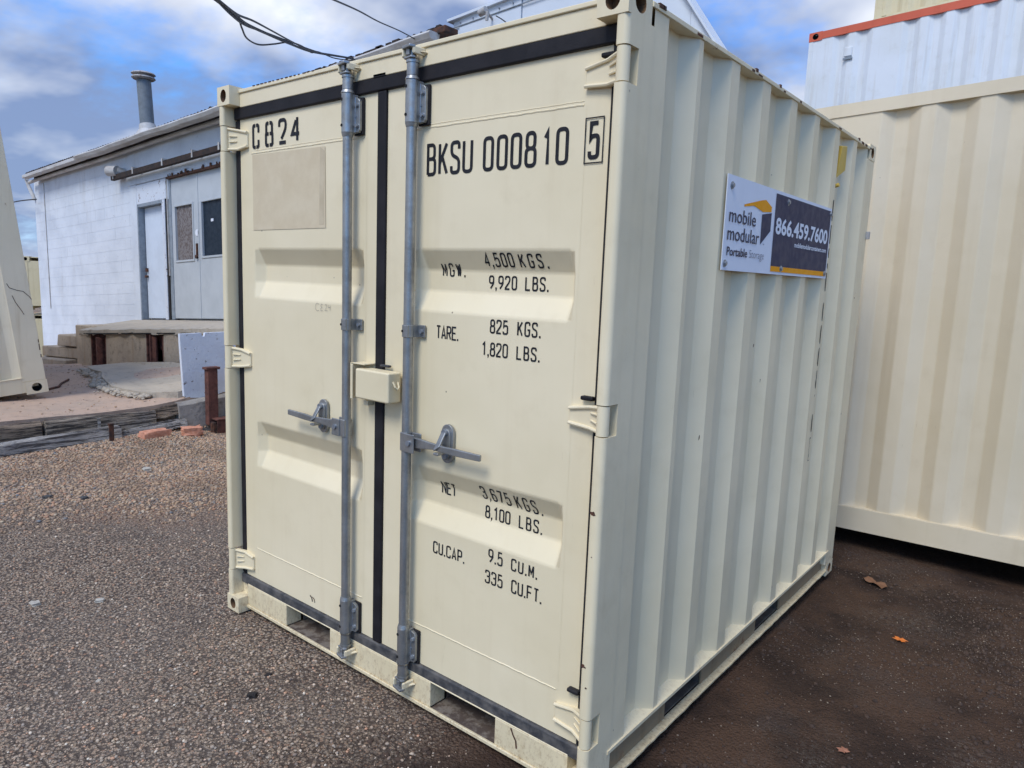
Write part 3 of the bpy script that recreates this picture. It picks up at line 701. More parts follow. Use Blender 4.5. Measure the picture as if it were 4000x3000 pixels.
# locking rods
RODX = (0.827, 1.151); RODY = 0.020
def lock_rod(x, side):
    rod = bpy.data.objects.new('locking_rod', None); COL.objects.link(rod); rod.parent = RC; rod.empty_display_size = .1
    link('rod_tube', MB().cyl((x, RODY, 0.10), (x, RODY, 2.20), 0.0168, 24), 'galvanised', rod, smooth=True)
    for (z0, z1) in ((2.008, 2.140), (0.170, 0.300)):
        b = MB(); b.cyl((x, RODY, z0), (x, RODY, z1), 0.0215, 24)
        b.prism([(x + 0.012, RODY - 0.0172), (x + 0.016, RODY - 0.0150), (x + 0.022, DY - 0.026), (x + 0.024, DY - 0.012), (x + 0.0, DY - 0.008), (x + 0.0, RODY)], None, 'z', z0 + 0.001, z1 - 0.004)
        b.prism([(x + 0.004, z0 + .002), (x + 0.038, z0 + .002), (x + 0.044, z0 + .010), (x + 0.044, z1 - .026), (x + 0.038, z1 - .018), (x + 0.004, z1 - .006)], None, 'y', DY - 0.024, DY - 0.012)
        o = link('rod_bracket', b, 'galvanised', rod, bevel=0.002)
        link('bracket_pad', MB().box((x + 0.00, DY - 0.012, z0 - 0.004), (x + 0.048, DY - 0.0022, z1 - 0.012)), 'rubber', o, bevel=0.002)
        c = MB()
        for zz in (z0 + 0.024, z1 - 0.040): c.cyl((x + 0.033, DY - 0.033, zz), (x + 0.033, DY - 0.022, zz), 0.0065, 6); c.cyl((x + 0.033, DY - 0.027, zz), (x + 0.033, DY - 0.0235, zz), 0.0085, 16)
        c.tube([(x + 0.022, DY - 0.025, z0 + 0.004), (x + 0.022, DY - 0.025, z1 - 0.012)], 0.0018, 6); c.box((x + 0.017, DY - 0.027, (z0 + z1) / 2 - 0.014), (x + 0.028, DY - 0.0225, (z0 + z1) / 2 - 0.008))
        link('bolt', c, 'bolt_steel', o, smooth=True)
        d = MB()
        for zz in (z0 + 0.024, z1 - 0.022): d.cyl((x - 0.006, RODY - 0.0225, zz), (x - 0.006, RODY - 0.018, zz), 0.0052, 12)
        link_split('grease_hole', d, 'black_hole', o, smooth=True)
        s_ = MB(); e = z1 if z0 > 1 else z0; dd = 1 if z0 > 1 else -1
        s_.cyl((x, RODY, e), (x, RODY, e + dd * 0.010), 0.0235, 24, 0.019); s_.cyl((x, RODY, e + dd * 0.012), (x, RODY, e + dd * 0.052), 0.0185, 16)
        s_.cyl((x, RODY, e + dd * 0.050), (x, RODY, e + dd * 0.058), 0.021, 16)
        e2 = z0 if z0 > 1 else z1; s_.cyl((x, RODY, e2), (x, RODY, e2 - dd * 0.012), 0.0215, 24, 0.0185)
        link_split('rod_collar', s_, 'galvanised', rod, smooth=True)
    # clamp at mid height
    z0, z1 = 1.325, 1.366
    b = MB(); b.cyl((x, RODY, z0), (x, RODY, z1), 0.0205, 24)
    b.prism([(x + 0.008, RODY - 0.0195), (x + 0.016, RODY - 0.0195), (x + 0.020, DY - 0.013), (x + 0.020, DY - 0.006), (x, DY - 0.006), (x, RODY)], None, 'z', z0, z1); b.box((x + 0.010, DY - 0.012, z0), (x + 0.048, DY - 0.004, z1))
    o = link('rod_clamp', b, 'galvanised', rod, bevel=0.002)
    link('bolt', MB().cyl((x + 0.035, DY - 0.020, (z0 + z1) / 2), (x + 0.035, DY - 0.011, (z0 + z1) / 2), 0.007, 8), 'bolt_steel', o, smooth=True)
    link('grease_hole', MB().cyl((x - 0.008, RODY - 0.0205, (z0 + z1) / 2), (x - 0.008, RODY - 0.017, (z0 + z1) / 2), 0.0045, 12), 'black_hole', o)
    # cams and keepers
    for zc, dd in ((2.222, 1), (0.090, -1)):
        cmb_ = MB(); cmb_.cyl((x, RODY, zc - dd * 0.024), (x, RODY, zc + dd * 0.018), 0.0125, 16)
        cmb_.prism([(x - 0.026, -0.004), (x + 0.020, -0.014), (x + 0.028, 0.004), (x + 0.008, 0.030), (x - 0.022, 0.030)], None, 'z', zc + dd * 0.012 - 0.005, zc + dd * 0.012 + 0.005)
        cmb_.prism([(x - 0.024, 0.002), (x + 0.016, -0.004), (x + 0.024, 0.008), (x + 0.008, 0.030), (x - 0.018, 0.030)], None, 'z', zc - dd * 0.018 - 0.004, zc - dd * 0.018 + 0.004)
        cmb_.box((x - 0.012, RODY - 0.020, zc - 0.012), (x + 0.004, RODY + 0.005, zc + 0.012))
        link('cam', cmb_, 'galvanised', rod, bevel=0.003)
        k = MB()
        k.prism([(x + 0.017, 0.004), (x + 0.022, -0.004), (x + 0.027, 0.002), (x + 0.032, 0.046), (x + 0.018, 0.046)], None, 'z', zc - 0.010, zc + 0.013)
        k.prism([(x + 0.020, 0.020), (x + 0.028, 0.020), (x + 0.042, 0.046), (x + 0.020, 0.046)], None, 'z', zc - 0.006, zc + 0.002)
        k.prism([(x - 0.032, 0.002), (x - 0.022, -0.004), (x - 0.018, 0.010), (x - 0.022, 0.046), (x - 0.050, 0.046)], None, 'z', zc - 0.016, zc + 0.014)
        link_split('cam_keeper', k, 'cream_frame', RC, bevel=0.004)
    return rod
RL = lock_rod(RODX[0], -1); RR = lock_rod(RODX[1], 1)
def handle(rod, x, sg, zc, xo, xe, ze):
    b = MB(); xa, xb = sorted((x + sg * 0.012, x + sg * 0.058))
    b.box((xa, RODY - 0.024, zc - 0.034), (xb, RODY - 0.018, zc + 0.030)); b.box((xa, RODY + 0.010, zc - 0.034), (xb, RODY + 0.016, zc + 0.030))
    b.box((x - 0.012 if sg > 0 else x - 0.014, RODY - 0.020, zc - 0.034), (x + 0.014 if sg > 0 else x + 0.012, RODY + 0.0175, zc + 0.030))
    hub = link('handle_hub', b, 'galvanised', rod, bevel=0.003)
    link('bolt', MB().cyl((x + sg * 0.036, RODY - 0.031, zc), (x + sg * 0.036, RODY - 0.023, zc), 0.009, 12), 'bolt_steel', hub, smooth=True)
    h = MB(); P = [(x + sg * 0.030, RODY - 0.002, zc, .017, .007), (x + sg * 0.075, 0.014, zc + 0.002, .0165, .0065), (xo - sg * 0.03, 0.010, zc + 0.005, .011, .006), (xo + sg * 0.02, 0.008, zc + 0.003, .0105, .006), (xo + sg * 0.06, 0.011, (zc + ze) / 2, .012, .006), (xe, 0.009, ze, .0105, .0055)]
    vs = []; fs = []
    for px_, py_, pz_, hh, tt in P: vs += [(px_, py_ - tt, pz_ - hh), (px_, py_ - tt, pz_ + hh), (px_, py_ + tt, pz_ + hh), (px_, py_ + tt, pz_ - hh)]
    for i in range(len(P) - 1):
        for k in range(4): fs.append([i * 4 + k, i * 4 + (k + 1) % 4, (i + 1) * 4 + (k + 1) % 4, (i + 1) * 4 + k])
    fs += [[0, 1, 2, 3], [len(vs) - 4 + k for k in (3, 2, 1, 0)]]
    h.add(vs, fs); link('handle', h, 'galvanised', rod, bevel=0.003)
    # catch plate on the door
    xc = xo; zt, zb = zc + 0.078, zc - 0.052; r = 0.026; pts = []
    for k in range(9): a = math.pi * k / 8; pts.append((xc + r * math.cos(a), zt - r + r * math.sin(a)))
    for k in range(9): a = math.pi + math.pi * k / 8; pts.append((xc + r * math.cos(a), zb + r + r * math.sin(a)))
    c = MB().prism(pts, None, 'y', DY - 0.016, DY - 0.004); c.prism([(p[0] * 0.72 + xc * 0.28, p[1] * 0.8 + (zt + zb) / 2 * 0.2) for p in pts], None, 'y', DY - 0.024, DY - 0.015)
    pl = link('catch_plate', c, 'galvanised', rod, bevel=0.002)
    q = MB(); q.cyl((xc, DY - 0.034, zt - r), (xc, DY - 0.022, zt - r), 0.011, 12); q.cyl((xc, DY - 0.030, zb + r), (xc, DY - 0.022, zb + r), 0.010, 12)
    link('bolt', q, 'bolt_steel', pl, smooth=True)
    g_ = MB(); g_.add([(xc - 0.012, DY - 0.024, zt - 0.022), (xc + 0.010, DY - 0.026, zt - 0.020), (xc + 0.008, 0.006, zc + 0.008), (xc - 0.014, 0.000, zc - 0.008), (xc - 0.012, DY - 0.032, zt - 0.024), (xc + 0.010, DY - 0.034, zt - 0.022), (xc + 0.008, -0.002, zc + 0.010), (xc - 0.014, -0.008, zc - 0.006)],
        [(0, 1, 2, 3), (7, 6, 5, 4), (0, 4, 5, 1), (1, 5, 6, 2), (2, 6, 7, 3), (3, 7, 4, 0)])
    g_.box((xc - 0.016, -0.004, zc - 0.020), (xc + 0.006, 0.036, zc - 0.011))
    link('catch_clasp', g_, 'galvanised', pl, bevel=0.003)
handle(RL, RODX[0], -1, 0.968, 0.652, 0.478, 0.976)
handle(RR, RODX[1], 1, 0.974, 1.318, 1.497, 0.978)
# lock box
mb = MB()
mb.box((0.912, -0.010, 1.092), (1.088, 0.050, 1.198))
lb = link('lock_box', mb, 'cream_frame', RC, bevel=0.007, seg=3)
link('lock_box_hook', MB().tube([(1.088, 0.012, 1.166), (1.098, 0.013, 1.150), (1.101, 0.021, 1.142), (1.098, 0.030, 1.148), (1.088, 0.034, 1.164)], 0.0035, 8), 'cream_frame', lb, smooth=True)
mb = MB(); mb.box((0.878, -0.004, 1.085), (0.882, 0.058, 1.214)); mb.box((0.882, 0.004, 1.210), (0.942, 0.058, 1.214)); mb.box((0.882, -0.004, 1.085), (0.890, 0.001, 1.209))
mb.box((0.905, 0.030, 1.062), (0.935, 0.058, 1.080))
link('lock_box_bracket', mb, 'cream_frame', RC, bevel=0.0015)
link('gasket_flap', MB().box((0.99, 0.036, 1.208), (1.035, 0.052, 1.216)), 'rubber_dusty', RC, bevel=0.003)
# faded patch
mb = MB(); V_ = []; 
mb.add([(0.163, DY - 0.0026, 1.690), (0.652, DY - 0.0026, 1.692), (0.648, DY - 0.0026, 1.986), (0.162, DY - 0.0026, 1.991)], [(0, 1, 2, 3)])
link('faded_patch', mb, 'faded_patch', DL, recalc=False)
link('faded_patch', MB().add([(0.612, DY - 0.0031, 1.705), (0.640, DY - 0.0031, 1.705), (0.644, DY - 0.0031, 1.972), (0.618, DY - 0.0031, 1.985)], [(0, 1, 2, 3)]), 'patch_edge', DL, recalc=False)
# stencilled lettering
def on_door(z_off=0.0012):
    return lambda x, z: (x, DY - 0.0018 - z_off + door_profile(z), z)
def split_creases(mb, axis, planes, fn):
    """cut flat lettering at the creases, then fold it onto the panel"""
    me = bpy.data.meshes.new('t'); me.from_pydata([tuple(v) for v in mb.v], [], mb.f)
    bm = bmesh.new(); bm.from_mesh(me)
    for p in planes:
        co = [0, 0, 0]; no = [0, 0, 0]; co[axis] = p; no[axis] = 1
        bmesh.ops.bisect_plane(bm, geom=bm.verts[:] + bm.edges[:] + bm.faces[:], plane_co=co, plane_no=no)
    o = MB(); bm.verts.index_update(); vs = [Vector(fn(v.co)) for v in bm.verts]
    o.add(vs, [[v.index for v in f.verts] for f in bm.faces]); bm.free(); return o
def door_text(name, items, w, door, mat='stencil_black'):
    mb = MB(); glyphs(mb, items, w, lambda x, z: (x, 0, z))
    mb = split_creases(mb, 2, CREASE, lambda c: (c.x, DY - 0.0018 + door_profile(c.z) + c.y, c.z))
    return link(name, mb, mat, door, recalc=False)
its = [('B', 1.183, 1.226), ('K', 1.236, 1.279), ('S', 1.288, 1.331), ('U', 1.340, 1.384), ('0', 1.425, 1.468), ('0', 1.479, 1.522), ('0', 1.532, 1.575), ('8', 1.585, 1.629), ('1', 1.650, 1.680), ('0', 1.695, 1.739)]
door_text('lettering', [(c_, a, b, 1.846, 1.948) for c_, a, b in its[:4]], 0.0112, DR)
door_text('lettering', [(c_, a, b, 1.846, 1.948) for c_, a, b in its[4:]], 0.0112, DR); door_text('lettering', [('5', 1.802, 1.839, 1.854, 1.953)], 0.0112, DR)
bx = MB()
for q in (((1.791, 1.843), (1.852, 1.8465)), ((1.791, 1.9595), (1.852, 1.963)), ((1.791, 1.8465), (1.7945, 1.9595)), ((1.8485, 1.8465), (1.852, 1.9595))):
    y_ = DY - 0.0030; (a, c_), (b, d) = q; bx.quad((a, y_, c_), (b, y_, c_), (b, y_, d), (a, y_, d))
link('number_frame', bx, 'stencil_black', DR, recalc=False)
CW, DW = 0.0215, 0.006
def lines(parts):
    for tx, x0, x1, z0, z1 in parts: door_text('lettering', layout(tx, x0, x1, z0, z1, CW, DW), 0.0054, DR)
lines([('MGW.', 1.232, 1.334, 1.529, 1.572), ('4,500', 1.428, 1.546, 1.563, 1.606), ('KGS.', 1.566, 1.672, 1.562, 1.604), ('9,920', 1.434, 1.547, 1.495, 1.538), ('LBS.', 1.578, 1.666, 1.495, 1.538)])
lines([('TARE.', 1.243, 1.343, 1.326, 1.371), ('825', 1.475, 1.548, 1.361, 1.405), ('KGS.', 1.583, 1.671, 1.361, 1.406), ('1,820', 1.443, 1.550, 1.290, 1.334), ('LBS.', 1.583, 1.671, 1.290, 1.333)])
lines([('NET', 1.252, 1.321, 0.796, 0.842), ('3,675', 1.440, 1.562, 0.820, 0.868), ('KGS.', 1.582, 1.684, 0.818, 0.868), ('8,100', 1.450, 1.556, 0.757, 0.801), ('LBS.', 1.590, 1.682, 0.757, 0.801)])
lines([('CU.CAP.', 1.251, 1.397, 0.593, 0.636), ('9.5', 1.500, 1.560, 0.630, 0.676), ('CU.M.', 1.594, 1.697, 0.629, 0.670), ('335', 1.489, 1.563, 0.558, 0.603), ('CU.FT.', 1.598, 1.717, 0.557, 0.602)])
# C824 stencil with bridges
GL['c'] = [[(1,0.66),(1,1,1),(0.58,1)],[(0.42,1),(0,1,1),(0,0,1),(0.42,0)],[(0.58,0),(1,0,1),(1,0.32)]]
GL['h'] = [[(0.42,1),(0.06,1,1),(0.06,0.52,1),(0,0.50,1),(0,0,1),(0.42,0)],[(0.58,1),(0.94,1,1),(0.94,0.52,1),(1,0.50,1),(1,0,1),(0.58,0)],[(0.1,0.52),(0.42,0.52)],[(0.58,0.52),(0.9,0.52)]]
GL['t'] = [[(0,0.72),(0,1,1),(1,1,1),(1,0.6,1),(0.32,0.17)],[(0,0),(1,0)]]
GL['f'] = [[(0.74,0),(0.74,1)],[(0.56,0.88),(0.0,0.30),(0.56,0.30)],[(0.88,0.30),(1.0,0.30)]]
door_text('lettering', [('c', 0.162, 0.214, 2.014, 2.112), ('h', 0.254, 0.313, 2.014, 2.112), ('t', 0.347, 0.404, 2.016, 2.114), ('f', 0.432, 0.492, 2.016, 2.114)], 0.0135, DL)
hw = MB(); pl = lambda x, z: (x, DY - 0.0030, z)
for st in ([(.610, 1.407), (.598, 1.411), (.588, 1.402), (.588, 1.388), (.598, 1.381), (.611, 1.384)], [(.634, 1.405), (.625, 1.409), (.622, 1.400), (.630, 1.396), (.621, 1.391), (.622, 1.383), (.634, 1.384)],
           [(.648, 1.403), (.652, 1.409), (.660, 1.405), (.656, 1.396), (.647, 1.385), (.664, 1.386)], [(.671, 1.407), (.668, 1.397), (.681, 1.398)], [(.680, 1.408), (.679, 1.384)]):
    stroke(hw, [Vector(p) for p in st], False, 0.0013, pl)
link('handwriting', hw, 'pencil', DL, recalc=False)

# side walls
VAL = [(0.214, 0.405), (0.432, 0.640), (0.706, 0.910), (0.984, 1.199), (1.268, 1.488), (1.553, 1.777), (1.848, 2.072), (2.137, 2.328)]
def side_profile(y):
    for a, b in VAL:
        if a < y < b:
            s_ = 0.062
            return -DEP * min(1, (y - a) / s_, (b - y) / s_)
    return 0.0
def side_pts():
    ys = [0.135]
    for a, b in VAL: ys += [a, a + 0.062, b - 0.062, b]
    return ys + [2.330]
ys = side_pts(); XS = 1.9385
mb = MB(); mb.strip([(XS + side_profile(y), y, 0.148) for y in ys], [(XS + side_profile(y), y, 2.232) for y in ys])
link('side_panel', mb, 'cream_paint', RC, bevel=0.006, seg=2, ang=15, recalc=False)
mb = MB(); mb.strip([(0.002 - side_profile(y), y, 2.232) for y in ys], [(0.002 - side_profile(y), y, 0.148) for y in ys]); link('side_panel', mb, 'cream_paint', RC, recalc=False)
link('end_panel', MB().box((0.09, 2.44, 0.1), (1.85, 2.455, 2.2)), 'cream_paint', RC)
for xs_, xo in (((1.885, 1.944), 1), ((-0.004, 0.055), -1)):
    mb = MB(); mb.box((xs_[0], 0.117, 2.232), (xs_[1], 2.363, 2.246)); mb.box((xs_[0] + 0.012, 0.117, 2.246), (xs_[1] - 0.012, 2.363, 2.254))
    link('top_rail', mb, 'cream_frame', RC, bevel=0.002)
    # channel bottom rail: lip, web (cut by fork pockets), lower flange
    mb = MB(); s_ = 1 if xo > 0 else -1; xe = 1.944 if xo > 0 else -0.004; xi = xe - s_ * 0.05; xw = xe - s_ * 0.030
    A, B_ = sorted((xe, xi))
    mb.box((A, 0.117, 0.136), (B_, 2.363, 0.147))
    mb.strip([(xe - s_ * .004, y, 0.147) for y in (0.12, 2.36)], [(xi, y, 0.166) for y in (0.12, 2.36)])
    rl = link('bottom_rail', mb, 'cream_frame', RC)
    wb = MB(); A, B_ = sorted((xw, xw - s_ * 0.006))
    for a, b in ((0.117, 0.545), (0.838, 1.392), (1.688, 2.363)): wb.box((A, a, 0.034), (B_, b, 0.136))
    link_split('rail_web', wb, 'web_dirty', rl)
    fl = MB(); yy = np.linspace(0.117, 2.363, 60); jit = [random.uniform(-0.0035, 0.0015) for _ in yy]
    fl.strip([(xe + s_ * j, y, 0.034 + j * .6) for y, j in zip(yy, jit)], [(xw - s_ * 0.004, y, 0.034) for y in yy]); fl.strip([(xe + s_ * j, y, 0.028 + j * .6) for y, j in zip(yy, jit)], [(xe + s_ * j, y, 0.034 + j * .6) for y, j in zip(yy, jit)])
    link('rail_flange', fl, 'cream_sill', rl)
for a, b in ((0.545, 0.838), (1.392, 1.688)):
    mb = MB(); mb.box((0.05, a, 0.034), (1.905, b, 0.040)); mb.box((0.05, a - 0.004, 0.04), (1.905, a, 0.121)); mb.box((0.05, b, 0.04), (1.905, b + 0.004, 0.121))
    link('fork_pocket', mb, 'pocket_shade', RC)
# vertical stencilled number, wrapping into the corrugation
def side_text():
    LAX[:] = [0, 1]
    z = 1.934; h = 0.092; items = []
    for ch in 'BKSU': items.append((ch, 1.838, 1.905, z - h, z)); z -= h + 0.014
    z -= 0.03
    for ch in '000810': items.append((ch, 1.838, 1.905, z - h, z)); z -= h + 0.012
    z -= 0.02; items.append(('5', 1.852, 1.900, z - h, z)); fold = lambda mb: split_creases(mb, 1, [1.848, 1.910], lambda c: (XS + side_profile(c.y) + 0.0015 + c.x, c.y, c.z))
    for it in items:
        mb = MB(); glyphs(mb, [it], 0.0105, lambda y, zz: (0, y, zz)); link('lettering', fold(mb), 'stencil_black', RC, recalc=False)
    mb = MB()
    a, b, c_, d = 1.836, 1.912, z - h - 0.010, z + 0.010
    for q in ((a, b, c_, c_ + .004), (a, b, d - .004, d), (a, a + .003, c_, d), (b - .003, b, c_, d)): mb.add([(0, q[0], q[2]), (0, q[1], q[2]), (0, q[1], q[3]), (0, q[0], q[3])], [(0, 1, 2, 3)])
    link('number_frame', fold(mb), 'stencil_black', RC, recalc=False)
    LAX[:] = [1, -1]
side_text()
# yellow vent cover near the rear
mb = MB(); mb.add([(1.902, 1.888, 2.178), (1.902, 1.962, 2.190), (1.902, 1.962, 2.080), (1.902, 1.888, 2.030), (1.946, 1.876, 2.172), (1.946, 1.950, 2.182), (1.946, 1.954, 2.076), (1.930, 1.880, 2.034)],
              [(0, 1, 2, 3), (4, 5, 6, 7), (0, 4, 5, 1), (1, 5, 6, 2), (2, 6, 7, 3), (3, 7, 4, 0)])
link('vent_cover', mb, 'yellow_vent', RC, bevel=0.003)
link('vent_plug', MB().cyl((1.915, 1.884, 1.998), (1.945, 1.882, 2.004), 0.009, 10), 'yellow_vent', RC, smooth=True)
link('rear_bracket', MB().box((1.940, 2.452, 1.802), (1.956, 2.475, 1.84)), 'cap_grey', RC, bevel=0.002)
# rust chips on the right post and the rail
chips = [((1.9405, 0.02, 0.905), 0.013), ((1.9405, 0.018, 0.905), 0.009), ((1.9405, .012, 0.450), 0.008), ((1.9405, 0.02, 0.33), 0.005)]
mb = MB()
def blob(c, r, ax, sq=1.0):
    n = 9; vs = []
    for k in range(n):
        a = 2 * math.pi * k / n; q = r * random.uniform(0.4, 1.15); u, v = q * math.cos(a), q * math.sin(a) * sq
        vs.append((c[0], c[1] + u, c[2] + v) if ax == 0 else (c[0] + u, c[1], c[2] + v))
    mb.add(vs, [list(range(n))])
for c_, r in (((1.918, 0.0012, 0.905), 0.012), ((1.914, 0.0012, 0.456), 0.010), ((1.926, 0.0014, 0.395), 0.005), ((1.920, 0.0012, 0.78), 0.003)): blob(c_, r, 1, 0.7)
for c_, r in (((1.9402, 1.02, 1.32), 0.006), ((1.9402, 1.12, 1.18), 0.005), ((1.9402, 0.60, 1.03), 0.006), ((1.9402, 2.34, 0.9), 0.004), ((1.9402, 2.36, 1.5), 0.005)): blob(c_, r, 0, 1.6)
link_split('rust_chip', mb, 'rusty_dark', RC, recalc=False)
mb = MB()
for k in range(10):
    y = random.uniform(0.15, 2.35); mb.box((1.9442, y, 2.2335), (1.9455, y + random.uniform(0.01, 0.04), 2.2335 + random.uniform(0.005, 0.011)))
for k, (y, r) in enumerate(((0.145, .015), (0.165, .010), (0.82, .011), (1.05, .008), (2.13, .012))): mb.box((1.938, y, 2.240), (1.9462, y + r * 1.6, 2.2500))
link_split('rust_chip', mb, 'rusty_dark', RC)
mb = MB()
for x in np.arange(0.2, 0.6, 0.028): mb.box((x, 0.0385, 2.2505), (x + random.uniform(.008, .02), 0.042, 2.2535))
stroke(mb, [Vector(p) for p in ((1.630, .118), (1.640, .098), (1.652, .082), (1.655, .058))], False, 0.006, lambda x, z: (x, 0.0445, z))
stroke(mb, [Vector(p) for p in ((0.545, .212), (0.556, .206), (0.562, .190))], False, 0.006, lambda x, z: (x, DY - 0.0015, z))
stroke(mb, [Vector(p) for p in ((0.562, .210), (0.574, .204), (0.578, .190))], False, 0.004, lambda x, z: (x, DY - 0.0015, z))
link_split('rust_streak', mb, 'rusty_dark', RC, recalc=False)

# ------------------------------------------------------------------ company sign
SG = root('company_sign', (1.944, 1.23, 1.585), 'white and navy sign with orange bar screwed to the side of the small cream container', 'sign')
XP = 1.9445
mb = MB(); mb.box((XP, 0.655, 1.584), (XP + 0.003, 1.806, 1.890)); link('sign_plate', mb, 'sign_white', SG)
e = XP + 0.0042
mb = MB(); mb.quad((e, 1.100, 1.614), (e, 1.792, 1.614), (e, 1.792, 1.878), (e, 1.100, 1.878)); link('navy_panel', mb, 'sign_navy', SG, recalc=False)
mb = MB(); mb.quad((e, 1.100, 1.594), (e, 1.792, 1.594), (e, 1.792, 1.6138), (e, 1.100, 1.6138)); link('orange_bar', mb, 'sign_orange', SG, recalc=False)
mb = MB(); mb.add([(e, *p) for p in ((0.803, 1.808), (0.962, 1.838), (0.999, 1.843), (1.030, 1.834), (1.062, 1.824), (1.062, 1.806), (0.978, 1.799), (0.930, 1.806), (0.891, 1.812), (0.805, 1.801))], [list(range(10))]); link('logo_roof', mb, 'sign_orange', SG, recalc=False)
mb = MB(); mb.add([(e, *p) for p in ((0.972, 1.790), (1.066, 1.803), (1.066, 1.738), (0.975, 1.684))], [(0, 1, 2, 3)]); link('logo_wall', mb, 'sign_navy', SG, recalc=False)
def sign_text(txt, y0, y1, z0, h, mat, bold=0.0, name='lettering'):
    cu = bpy.data.curves.new('tx', 'FONT'); cu.body = txt; cu.size = 1.0; cu.offset = bold; cu.resolution_u = 3
    o = bpy.data.objects.new('tx', cu); COL.objects.link(o); dg = bpy.context.evaluated_depsgraph_get(); me = o.evaluated_get(dg).to_mesh()
    vs = [v.co.copy() for v in me.vertices]; fs = [list(p.vertices) for p in me.polygons]; o.to_mesh_clear()
    bpy.data.objects.remove(o); bpy.data.curves.remove(cu)
    xa = min(v.x for v in vs); xb = max(v.x for v in vs)
    mb = MB(); mb.add([(e + 0.001, y0 + (v.x - xa) / (xb - xa) * (y1 - y0), z0 + v.y * h) for v in vs], fs)
    return link(name, mb, mat, SG, recalc=False)
sign_text('mobile', 0.684, 0.917, 1.7425, 0.066, 'sign_navy', 0.005); sign_text('modular', 0.680, 0.960, 1.6835, 0.066, 'sign_navy', 0.005)
sign_text('Portable', 0.684, 0.862, 1.6335, 0.040, 'sign_navy', 0.015); sign_text('Storage', 0.880, 1.020, 1.6335, 0.040, 'sign_grey', -0.012)
sign_text('SM', 1.000, 1.012, 1.684, 0.008, 'sign_navy')
sign_text('866.459.7600', 1.116, 1.766, 1.735, 0.082, 'sign_white', 0.028); sign_text('mobilemodularcontainers.com', 1.342, 1.764, 1.697, 0.026, 'sign_white', 0.025)
for y, z in ((0.690, 1.857), (1.234, 1.859), (1.786, 1.864), (0.677, 1.606), (1.211, 1.607), (1.773, 1.606)):
    mb = MB(); mb.cyl((XP + 0.003, y, z), (XP + 0.0055, y, z), 0.0125, 16); mb.cyl((XP + 0.0055, y, z), (XP + 0.011, y, z), 0.0075, 6)
    link('screw', mb, 'bolt_steel', SG, smooth=True)

# ------------------------------------------------------------------ other containers
def far_container(name, o, hdir, slope, L, Wd, H, mats, label, rootloc=None, tilt=0.0, period=0.28, start=0.14, rail_top=0.075, rail_bot=0.13, front_corr=True, group=None, gaps=(), casth=0.118, castw=0.162, postw=0.06, depth=0.036):
    """box container: o = front lower left corner; hdir unit 2D; front faces -normal"""
    h = Vector((hdir[0], hdir[1], slope)); nrm = Vector((-hdir[1], hdir[0], 0)).normalized(); up = Vector((-tilt * hdir[0], -tilt * hdir[1], 1))
    T = lambda v: Vector(o) + h * v.x + nrm * v.y + up * v.z
    mc, mf, mr = mats
    r = root(name, tuple(T(Vector((L / 2, Wd / 2, 0)))), label, 'container', group)
    for x0 in (0, L - castw):
        for y0, f in ((0, 'f'), (Wd - castw, 'b')):
            for z0 in (0, H - casth):
                mb = MB(T); c = MB(T)
                # reuse casting with transform
                casting('corner_casting', r, x0, x0 + castw, y0, y0 + castw, z0, z0 + casth, f + ('l' if x0 == 0 else 'r'), (mr if z0 > 0 else mf, 'black_hole'), T=T)
    for x0 in (0.004, L - postw - 0.004):
        for y0 in (0.004, Wd - 0.12): link('corner_post', MB(T).box((x0, y0, casth), (x0 + postw, y0 + 0.116, H - casth)), mf, r)
    for y0 in (0.003, Wd - 0.063):
        link('top_rail', MB(T).box((castw, y0, H - rail_top - 0.003), (L - castw, y0 + 0.06, H - 0.006)), mr, r)
        link('bottom_rail', MB(T).box((castw, y0, 0.02), (L - castw, y0 + 0.05, rail_bot)), mf, r)
    ys_ = [postw]; prof = [0.0]; x = start
    while x < L - 0.35:
        if not any(a < x < b for a, b in gaps):
            for dx_, dv in ((0, 0), (0.068, depth), (0.139, depth), (0.207, 0)): ys_.append(x + dx_); prof.append(dv)
        x += period
    ys_.append(L - postw); prof.append(0)
    zt, zb = H - rail_top - 0.003, rail_bot
    link('side_panel', MB(T).strip([(a, 0.010 + p, zb) for a, p in zip(ys_, prof)], [(a, 0.010 + p, zt) for a, p in zip(ys_, prof)]), mc, r, bevel=0.008, seg=2, ang=15, recalc=False)
    lip = MB(T).box((castw * .5, 0.006, zb - 0.002), (L - castw * .5, 0.06, zb + 0.004)); link('rail_lip', lip, mf, r)
    link('side_panel', MB(T).box((0.05, Wd - 0.03, 0.1), (L - 0.05, Wd - 0.02, H - 0.1)), mc, r)
    for x0 in (0.01, L - 0.02): link('end_panel', MB(T).box((x0, 0.1, 0.1), (x0 + 0.01, Wd - 0.1, H - 0.1)), mc, r)
    link('roof', MB(T).box((0.05, 0.05, H - 0.03), (L - 0.05, Wd - 0.05, H - 0.015)), mc, r)
    link('floor', MB(T).box((0.05, 0.05, 0.1), (L - 0.05, Wd - 0.05, 0.12)), mf, r)
    return r, T
hd = Vector((1, -0.055)).normalized()
# B: long cream container close behind, right
Bo = (0.72, 3.128, 0.012)
far_container('shipping_container', Bo, hd, 0.034, 6.06, 2.44, 2.60, ('cream_far', 'cream_far', 'cream_far'), 'long cream corrugated container standing just behind the small one at right', start=1.09, rail_bot=0.16)
